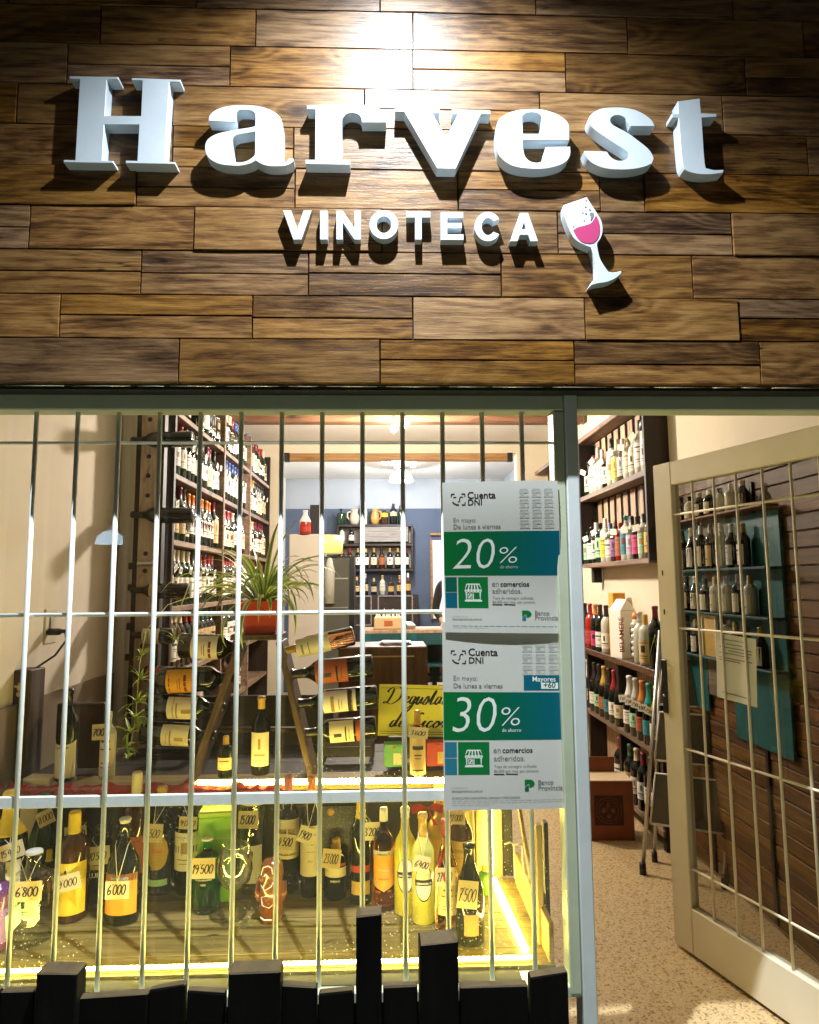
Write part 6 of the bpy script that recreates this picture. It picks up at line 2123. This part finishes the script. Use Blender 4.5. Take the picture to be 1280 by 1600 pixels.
md = per.modifiers.new('skin', 'SKIN')
for i, r_ in enumerate(rad):
    sk_me.skin_vertices[0].data[i].radius = (r_, r_*.85)
    sk_me.skin_vertices[0].data[i].use_root = (i == 0)
md2 = per.modifiers.new('sub', 'SUBSURF')
md2.levels = md2.render_levels = 2
SKIN = mat('skin', (.42, .22, .14), .5)
BLK = noisy('black_clothing', (.008, .008, .009), (.014, .014, .015), 30, .9)
sk_me.materials.append(SKIN)
bpy.context.view_layer.update()
pm = D.meshes.new_from_object(per.evaluated_get(bpy.context.evaluated_depsgraph_get()))
per.modifiers.clear()
per.data = pm
pm.materials.clear()
pm.materials.append(SKIN)
pm.materials.append(BLK)
for p_ in pm.polygons:
    c = p_.center
    p_.use_smooth = True
    p_.material_index = 0 if (c.z > 1.39 or (c.y < -.17 and c.z > .8)) else 1
q = aty(716, 905, 4.55)
per.location = (q.x, 4.55, -.0)
tag(per, 'person with long black hair in black clothes standing behind the shop counter', 'person')
hair = MB().lathe([(0, 1.735), (.06, 1.72), (.095, 1.66), (.105, 1.58), (.12, 1.46), (.16, 1.34), (.17, 1.26), (0, 1.25)], 20, sy=.75, T=Matrix.Translation((0, .02, 0)))
obj('hair', hair, mat('black_hair', (.006, .005, .005), .5), per)
fz = MB()
for s in (-1, 1):
    fz.lathe([(0, -.009), (.009, 0), (0, .009)], 8, T=Matrix.Translation((s*.03, -.122, 1.575)))
obj('eyes', fz, BLK, per)
obj('nose', MB().add([(-.011, -.125, 1.53), (.011, -.125, 1.53), (0, -.15, 1.535), (0, -.128, 1.575)], [(0, 1, 2), (0, 2, 3), (1, 3, 2), (0, 3, 1)]), SKIN, per)
obj('mouth', MB().bbox((0, -.118, 1.505), (.04, .012, .009), .003), LBL['rust'], per)


# ---------------------------------------------------------------- lamps inside
def point(name, loc, energy, col, par, r=.04):
    l = D.lights.new(name, 'POINT')
    l.energy = energy
    l.color = col
    l.shadow_soft_size = r
    o = D.objects.new(name, l)
    COL.objects.link(o)
    o.parent = par
    o.location = Vector(loc)-par.location
    return o


def bulb(par, loc, r=.03, m=BULB):
    return obj('bulb', MB().lathe([(0, -r), (r*.7, -r*.7), (r, 0), (r*.7, r*.7), (r*.35, r*1.3), (0, r*1.4)], 14), m, par, Vector(loc)-par.location)


q1, q2 = aty(616, 670, 2.7), aty(634, 662, 2.7)
t1 = empty('ceiling_spots', (q1.x+.02, 2.7, 2.62), 'ceiling bar with two glowing bulbs in the front room', 'ceiling lamp')
obj('bar', MB().bbox((0, 0, -.012), (.3, .04, .022), .004), BLACKP, t1)
for q in (q1, q2):
    obj('stem', MB().tube([(q.x-t1.location.x, 0, -.02), (q.x-t1.location.x, 0, q.z-2.62+.04)], .006, 6), BLACKP, t1)
    bulb(t1, q, .026)
    point('bulb_light', q-Vector((0, 0, .06)), P_FRONT, C_WARM, t1)
t3 = empty('pendant_cluster', (aty(621, 724, 4.9).x, 4.9, 2.68), 'ceiling lamp with three small glowing bulbs in the back room', 'ceiling lamp')
for px, py in ((602, 722), (621, 727), (646, 725)):
    q = aty(px, py, 4.9)
    obj('stem', MB().tube([(0, 0, 0), (q.x-t3.location.x, 0, -.04), (q.x-t3.location.x, 0, q.z-2.68+.04)], .005, 6), BLACKP, t3)
    bulb(t3, q, .034)
point('bulb_light', (t3.location.x, 4.9, aty(621, 745, 4.9).z), P_BACK, C_WARM, t3)
q = aty(627, 752, 5.7)
t4 = empty('pendant_lamp', (q.x, 5.7, 2.68), 'white dome pendant lamp hanging in the back room', 'pendant lamp')
rr_ = 19*(q-CAM).dot(_F)/FPX
obj('shade', MB().lathe([(.02, rr_*.95), (rr_*.55, rr_*.8), (rr_*.9, rr_*.4), (rr_, 0), (rr_*.97, 0), (rr_*.87, rr_*.38), (rr_*.5, rr_*.76), (.0, rr_*.9)], 24), PENDM, t4, q-t4.location)
obj('cable', MB().tube([(0, 0, 0), (0, 0, q.z+rr_*.9-2.68)], .004, 6), BLACKP, t4)
bulb(t4, q+Vector((0, 0, .03)), .03)
point('bulb_light', q-Vector((0, 0, .06)), P_PENDANT, (.88, .94, 1), t4)

# ================================================================== black pickets in front of the window
pk = empty('picket_fence', (-.25, -.10, -.12), 'row of black wooden boards of uneven height in front of the window', 'picket fence')
SAWN = noisy('pale_sawn_end_grain', (.05, .035, .014), (.09, .062, .028), 40, .8, .2)
pks = [(-160, -104, 1540, .03), (-104, -60, 1556, .02), (-58, 0, 1548, .02), (0, 55, 1549, .02), (56, 121, 1521, .05), (121.5, 231, 1556, .022), (232, 290, 1543, .022), (291, 353, 1551, .022), (356, 439, 1519, .05), (440, 496, 1541, .024), (497.5, 554, 1551, .024), (555.5, 597, 1430, .045), (598, 653, 1541, .022), (655, 717, 1474, .06), (718.5, 826, 1541, .024), (827.5, 888, 1524, .03)]
for x0, x1, yt, th in pks:
    yf = -.125 if th > .04 else -.105
    a, b = aty(x0, yt, yf), aty(x1, yt, yf)
    top = (a.z+b.z)/2
    L = top+.12
    w_ = b.x-a.x-.002
    bmx = MB().bbox((0, 0, 0), (w_, th, L), .003)
    # worn, slightly slanting saw cut
    sl = rnd.uniform(-.006, .006)
    bmx.v = [(v[0]+rnd.uniform(-.0008, .0008), v[1], v[2]+(sl*v[0]/w_*2 if v[2] > 0 else 0)+rnd.uniform(-.001, .001)) for v in bmx.v]
    for i_, f_ in enumerate(bmx.f):
        if min(bmx.v[k_][2] for k_ in f_) > L/2-.006:
            bmx.m[i_] = 1
    obj('picket', bmx, [BLACKWOOD, SAWN], pk, ((a.x+b.x)/2+.25, yf+th/2+.10, L/2))
obj('rail', MB().box((-.0, .06, .35), (1.5, .02, .06)).box((0, .06, .10), (1.5, .02, .06)), BLACKWOOD, pk)

# ================================================================== the two posters outside the bars
def poster(name, label, quad, y0, curl, content, v_off=0.0, v_k=1.0):
    """printed sheet; (u, v) run right and down from its top left corner"""
    tl, tr, bl, br = [aty(*p, y0) for p in quad]
    o = empty(name, (tl.lerp(br, .5)), label, 'poster', 'bank posters hung on the grille')
    def P_(u, v, e=0.):
        p = tl.lerp(tr, u).lerp(bl.lerp(br, u), v)
        return (p.x-o.location.x, p.y+curl(u, v)-e-o.location.y, p.z-o.location.z)
    P = P_
    n = 26
    def sheet(u0, u1, v0, v1, e, nu=4, nv=4):
        vs = [P(u0+(u1-u0)*i/nu, v0+(v1-v0)*j/nv, e) for j in range(nv+1) for i in range(nu+1)]
        fs = [(j*(nu+1)+i, j*(nu+1)+i+1, (j+1)*(nu+1)+i+1, (j+1)*(nu+1)+i) for j in range(nv) for i in range(nu)]
        return MB().add(vs, fs, 0, True)
    back = sheet(0, 1, 0, 1, 0, n, n)
    P0 = P_
    obj('sheet', back, PAPER, o)
    P = lambda u, v, e=0.: P0(u, v_off+v_k*v, e)     # print may start below the covered top of a sheet
    asp = (tr-tl).length/(bl-tl).length/v_k
    for c in content:
        k = c[0]
        if k == 'r':
            _, u0, u1, v0, v1, m, *e = c
            obj('print_block', sheet(u0, u1, v0, v1, e[0] if e else .0002, max(1, round((u1-u0)*26)), max(1, round((v1-v0)*26))), m, o)
        elif k == 't':
            _, s, u, v, wd, m, bold, shear, *h = c
            vs, fs = ftext(s, wd, (h[0]/asp if h else None), bold=bold, shear=shear)
            obj('print_text', MB().add([P(u+x, v-y*asp, .0004) for x, y in vs], fs), m, o)
        elif k == 'p':
            _, pts, m = c
            vs, fs = outline([[(a, -b) for a, b in lp] for lp in pts], 0)
            obj('print_mark', MB().add([P(x, -z_, .0004) for x, _y, z_ in vs], fs), m, o)
        elif k == 's':
            _, pts, wd, m = c
            mb = MB()
            pts = [Vector(p) for p in pts]
            vs = []
            for i, p in enumerate(pts):
                t = (pts[min(i+1, len(pts)-1)]-pts[max(i-1, 0)])
                t = Vector((t.x, t.y/asp)).normalized()
                nrm = Vector((-t.y, t.x*asp))
                vs += [P(p.x+nrm.x*wd, p.y+nrm.y*wd, .0004), P(p.x-nrm.x*wd, p.y-nrm.y*wd, .0004)]
            mb.add(vs, [(2*i, 2*i+1, 2*i+3, 2*i+2) for i in range(len(pts)-1)])
            obj('print_mark', mb, m, o)
    return o


def shop_icon(u0, u1, v0, v1, m, wd):
    w_, h_ = u1-u0, v1-v0
    f = lambda a, b: (u0+a*w_, v0+b*h_)
    out = [('s', [f(.12, .02), f(.88, .02), f(1, .36), f(0, .36), f(.12, .02)], wd, m), ('s', [f(.08, .5), f(.08, .92), f(.92, .92), f(.92, .5)], wd, m), ('s', [f(-.02, .97), f(1.02, .97)], wd*1.3, m), ('s', [f(.5, .55), f(.5, .9)], wd*.7, m), ('s', [f(.18, .58), f(.42, .58), f(.42, .82), f(.18, .82), f(.18, .58)], wd*.6, m), ('s', [f(.25, .78), f(.38, .62)], wd, m)]
    for k in range(1, 5):
        out.append(('s', [f(.12+.76*k/5, .04), f(k/5, .36)], wd*.9, m))
    for k in range(5):
        out.append(('s', [f(k/5, .37), f(k/5+.05, .47), f(k/5+.15, .47), f(k/5+.2, .37)], wd*.9, m))
    return out


def face_mark(u, v, w_, h_, m, wd):
    f = lambda a, b: (u+a*w_, v+b*h_)
    return [('s', [f(0, .24), f(0, 0), f(.24, 0)], wd, m), ('s', [f(.76, 0), f(1, 0), f(1, .24)], wd, m), ('s', [f(.76, 1), f(1, 1), f(1, .76)], wd, m),
            ('s', [f(.08, .72), f(.2, .88), f(.36, .98), f(.55, 1)], wd, m), ('s', [f(.14, .34), f(.24, .27), f(.36, .30)], wd*.7, m), ('s', [f(.85, .3), f(.74, .25), f(.64, .32), f(.6, .5), f(.62, .62), f(.5, .74)], wd*.8, m)]


def bank_logo(u, v, w_, h_, blue):
    f = lambda a, b: (u+a*w_, v+b*h_)
    a = [f(0, 0), f(.6, 0), f(.85, .1), f(1, .33), f(.9, .56), f(.62, .68), f(.44, .68), f(.44, .36), f(.25, .42), f(0, .62)]
    b = [f(0, .72), f(.18, .56), f(.40, .46), f(.40, 1), f(.0, 1)]
    return [('p', [a], GREEN_P), ('p', [b], blue)]


def fine(u0, u1, v, m=FADEINK, h_=.0035, seed=0):
    r_ = random.Random(seed)
    out, u = [], u0
    while u < u1:
        w_ = r_.uniform(.02, .06)
        out.append(('r', u, min(u1, u+w_), v, v+h_, m))
        u += w_+.012
    return out


def content(big, icons_rows, shift, second):
    g = INK
    c = face_mark(.075 if not second else .072, .080 if not second else .098, .115, .072, g, .0055)
    vb = 0 if not second else .012
    c += [('t', 'Cuenta', .212, .112+vb, .240, g, .018, 0), ('t', 'DNI', .216, .156+vb*1.1, .118, g, .018, 0),
          ('t', 'En mayo:', .088, .268, .195, GREYINK, 0, 0), ('t', 'De lunes a viernes', .088, .312, .40, GREYINK, .012, 0)]
    for r_ in range(icons_rows):
        for k in range(3):
            c += [('s', p[1], p[2], FADEINK) for p in shop_icon(.655+.108*k, .735+.108*k, .055+.068*r_+(0 if not second else -.01), .107+.068*r_+(0 if not second else -.01), FADEINK, .0042)]
    b0, b1 = (.330, .622) if not second else (.335, .608)
    c += [('r', .004, .996, b0, b1, BAND)]
    m = WHITEINK
    c += [('t', big, .075, b1-.045, .36, m, -.012, .16, .2), ('t', '%', .475, b1-.082, .15, m, -.012, .12, .105), ('t', 'de ahorro', .478, b1-.047, .155, m if second else FADEINK, .0, .05)]
    s0, s1 = (.632, .838) if not second else (.618, .802)
    sm = (s0+s1)/2-.002
    c += [('r', .010, .108, s0, sm-.002, DKGREEN_P if not second else SKY_P), ('r', .010, .108, sm+.002, s1, TEAL_P if not second else SKY_P), ('r', .118, .372, s0, s1, GREEN_P)]
    c += shop_icon(.175, .315, s0+.045, s1-.045, m, .0055)
    c += [('t', 'en', .405, s0+.062, .058, GREYINK, 0, 0), ('t', 'comercios', .478, s0+.062, .245, g, .016, 0), ('t', 'adheridos.', .408, s0+.108, .25, GREYINK, .004, 0),
          ('t', 'Tope de reintegro unificado:', .408, s0+.146, .35, GREYINK, .004, 0), ('t', '$6.000 por mes, por persona.', .408, s0+.172, .365, GREYINK, .004, 0),
          ('s', [(.405, s0+.182), (.49, s0+.183)], .004, g), ('s', [(.505, s0+.181), (.60, s0+.183)], .004, g)]
    l0 = .852 if not second else .832
    c += bank_logo(.655, l0, .082, .066, SKY_P if not second else DKGREEN_P)
    c += [('t', 'Banco', .765, l0+.030, .125, GREYINK, .012, 0), ('t', 'Provincia', .765, l0+.062, .2, GREYINK, .012, 0)]
    c += [('t', 'Conocé más en', .065, l0+.045, .13, FADEINK, 0, 0), ('t', 'bancoprovincia.com.ar', .065, l0+.066, .25, GREYINK, .012, 0)]
    if second:
        c += [('r', .662, .992, .236, .325, TEAL_P), ('t', 'Mayores', .735, .272, .19, m, .016, 0), ('r', .805, .945, .279, .315, m, .0003), ('t', '+60', .825, .309, .10, DKGREEN_P, .02, .1)]
        c += [('t', 'SE EXCLUYEN CARNICERÍAS, GRANJAS Y PESCADERÍAS.', .066, .936, .55, GREYINK, .01, 0)] + fine(.066, .975, .945, FADEINK, .004, 3)+fine(.066, .97, .956, FADEINK, .004, 4)+fine(.066, .37, .968, FADEINK, .004, 5)
    else:
        c += fine(.066, .95, .955, SKY_P, .003, 6)+fine(.066, .36, .967, FADEINK, .003, 7)
    return c


poster('bank_poster', 'lower bank poster offering 30% off, with a teal 60 plus box', [(691, 972), (881, 975), (694, 1266), (886, 1262)], -.012,
       lambda u, v: -.003*math.sin(u*PI)*v-.003*v*v+.0015*math.sin(v*6)*u, content('30', 3, 0, True), .0646, .9375)
poster('bank_poster', 'upper bank poster offering 20% off, right top corner curling', [(689.5, 757), (868, 753), (696, 988), (880, 990)], -.017,
       lambda u, v: -.003*math.sin(u*PI)-.016*(1+math.cos(PI*min(1, v/.9)))+.026*max(0, u-.65)**2*max(0, .6-v)**1.5*8+.0012*math.sin(v*6), content('20', 4, 0, False))  # upper sheet leaned forward, a shape chosen to dim it under the lamp
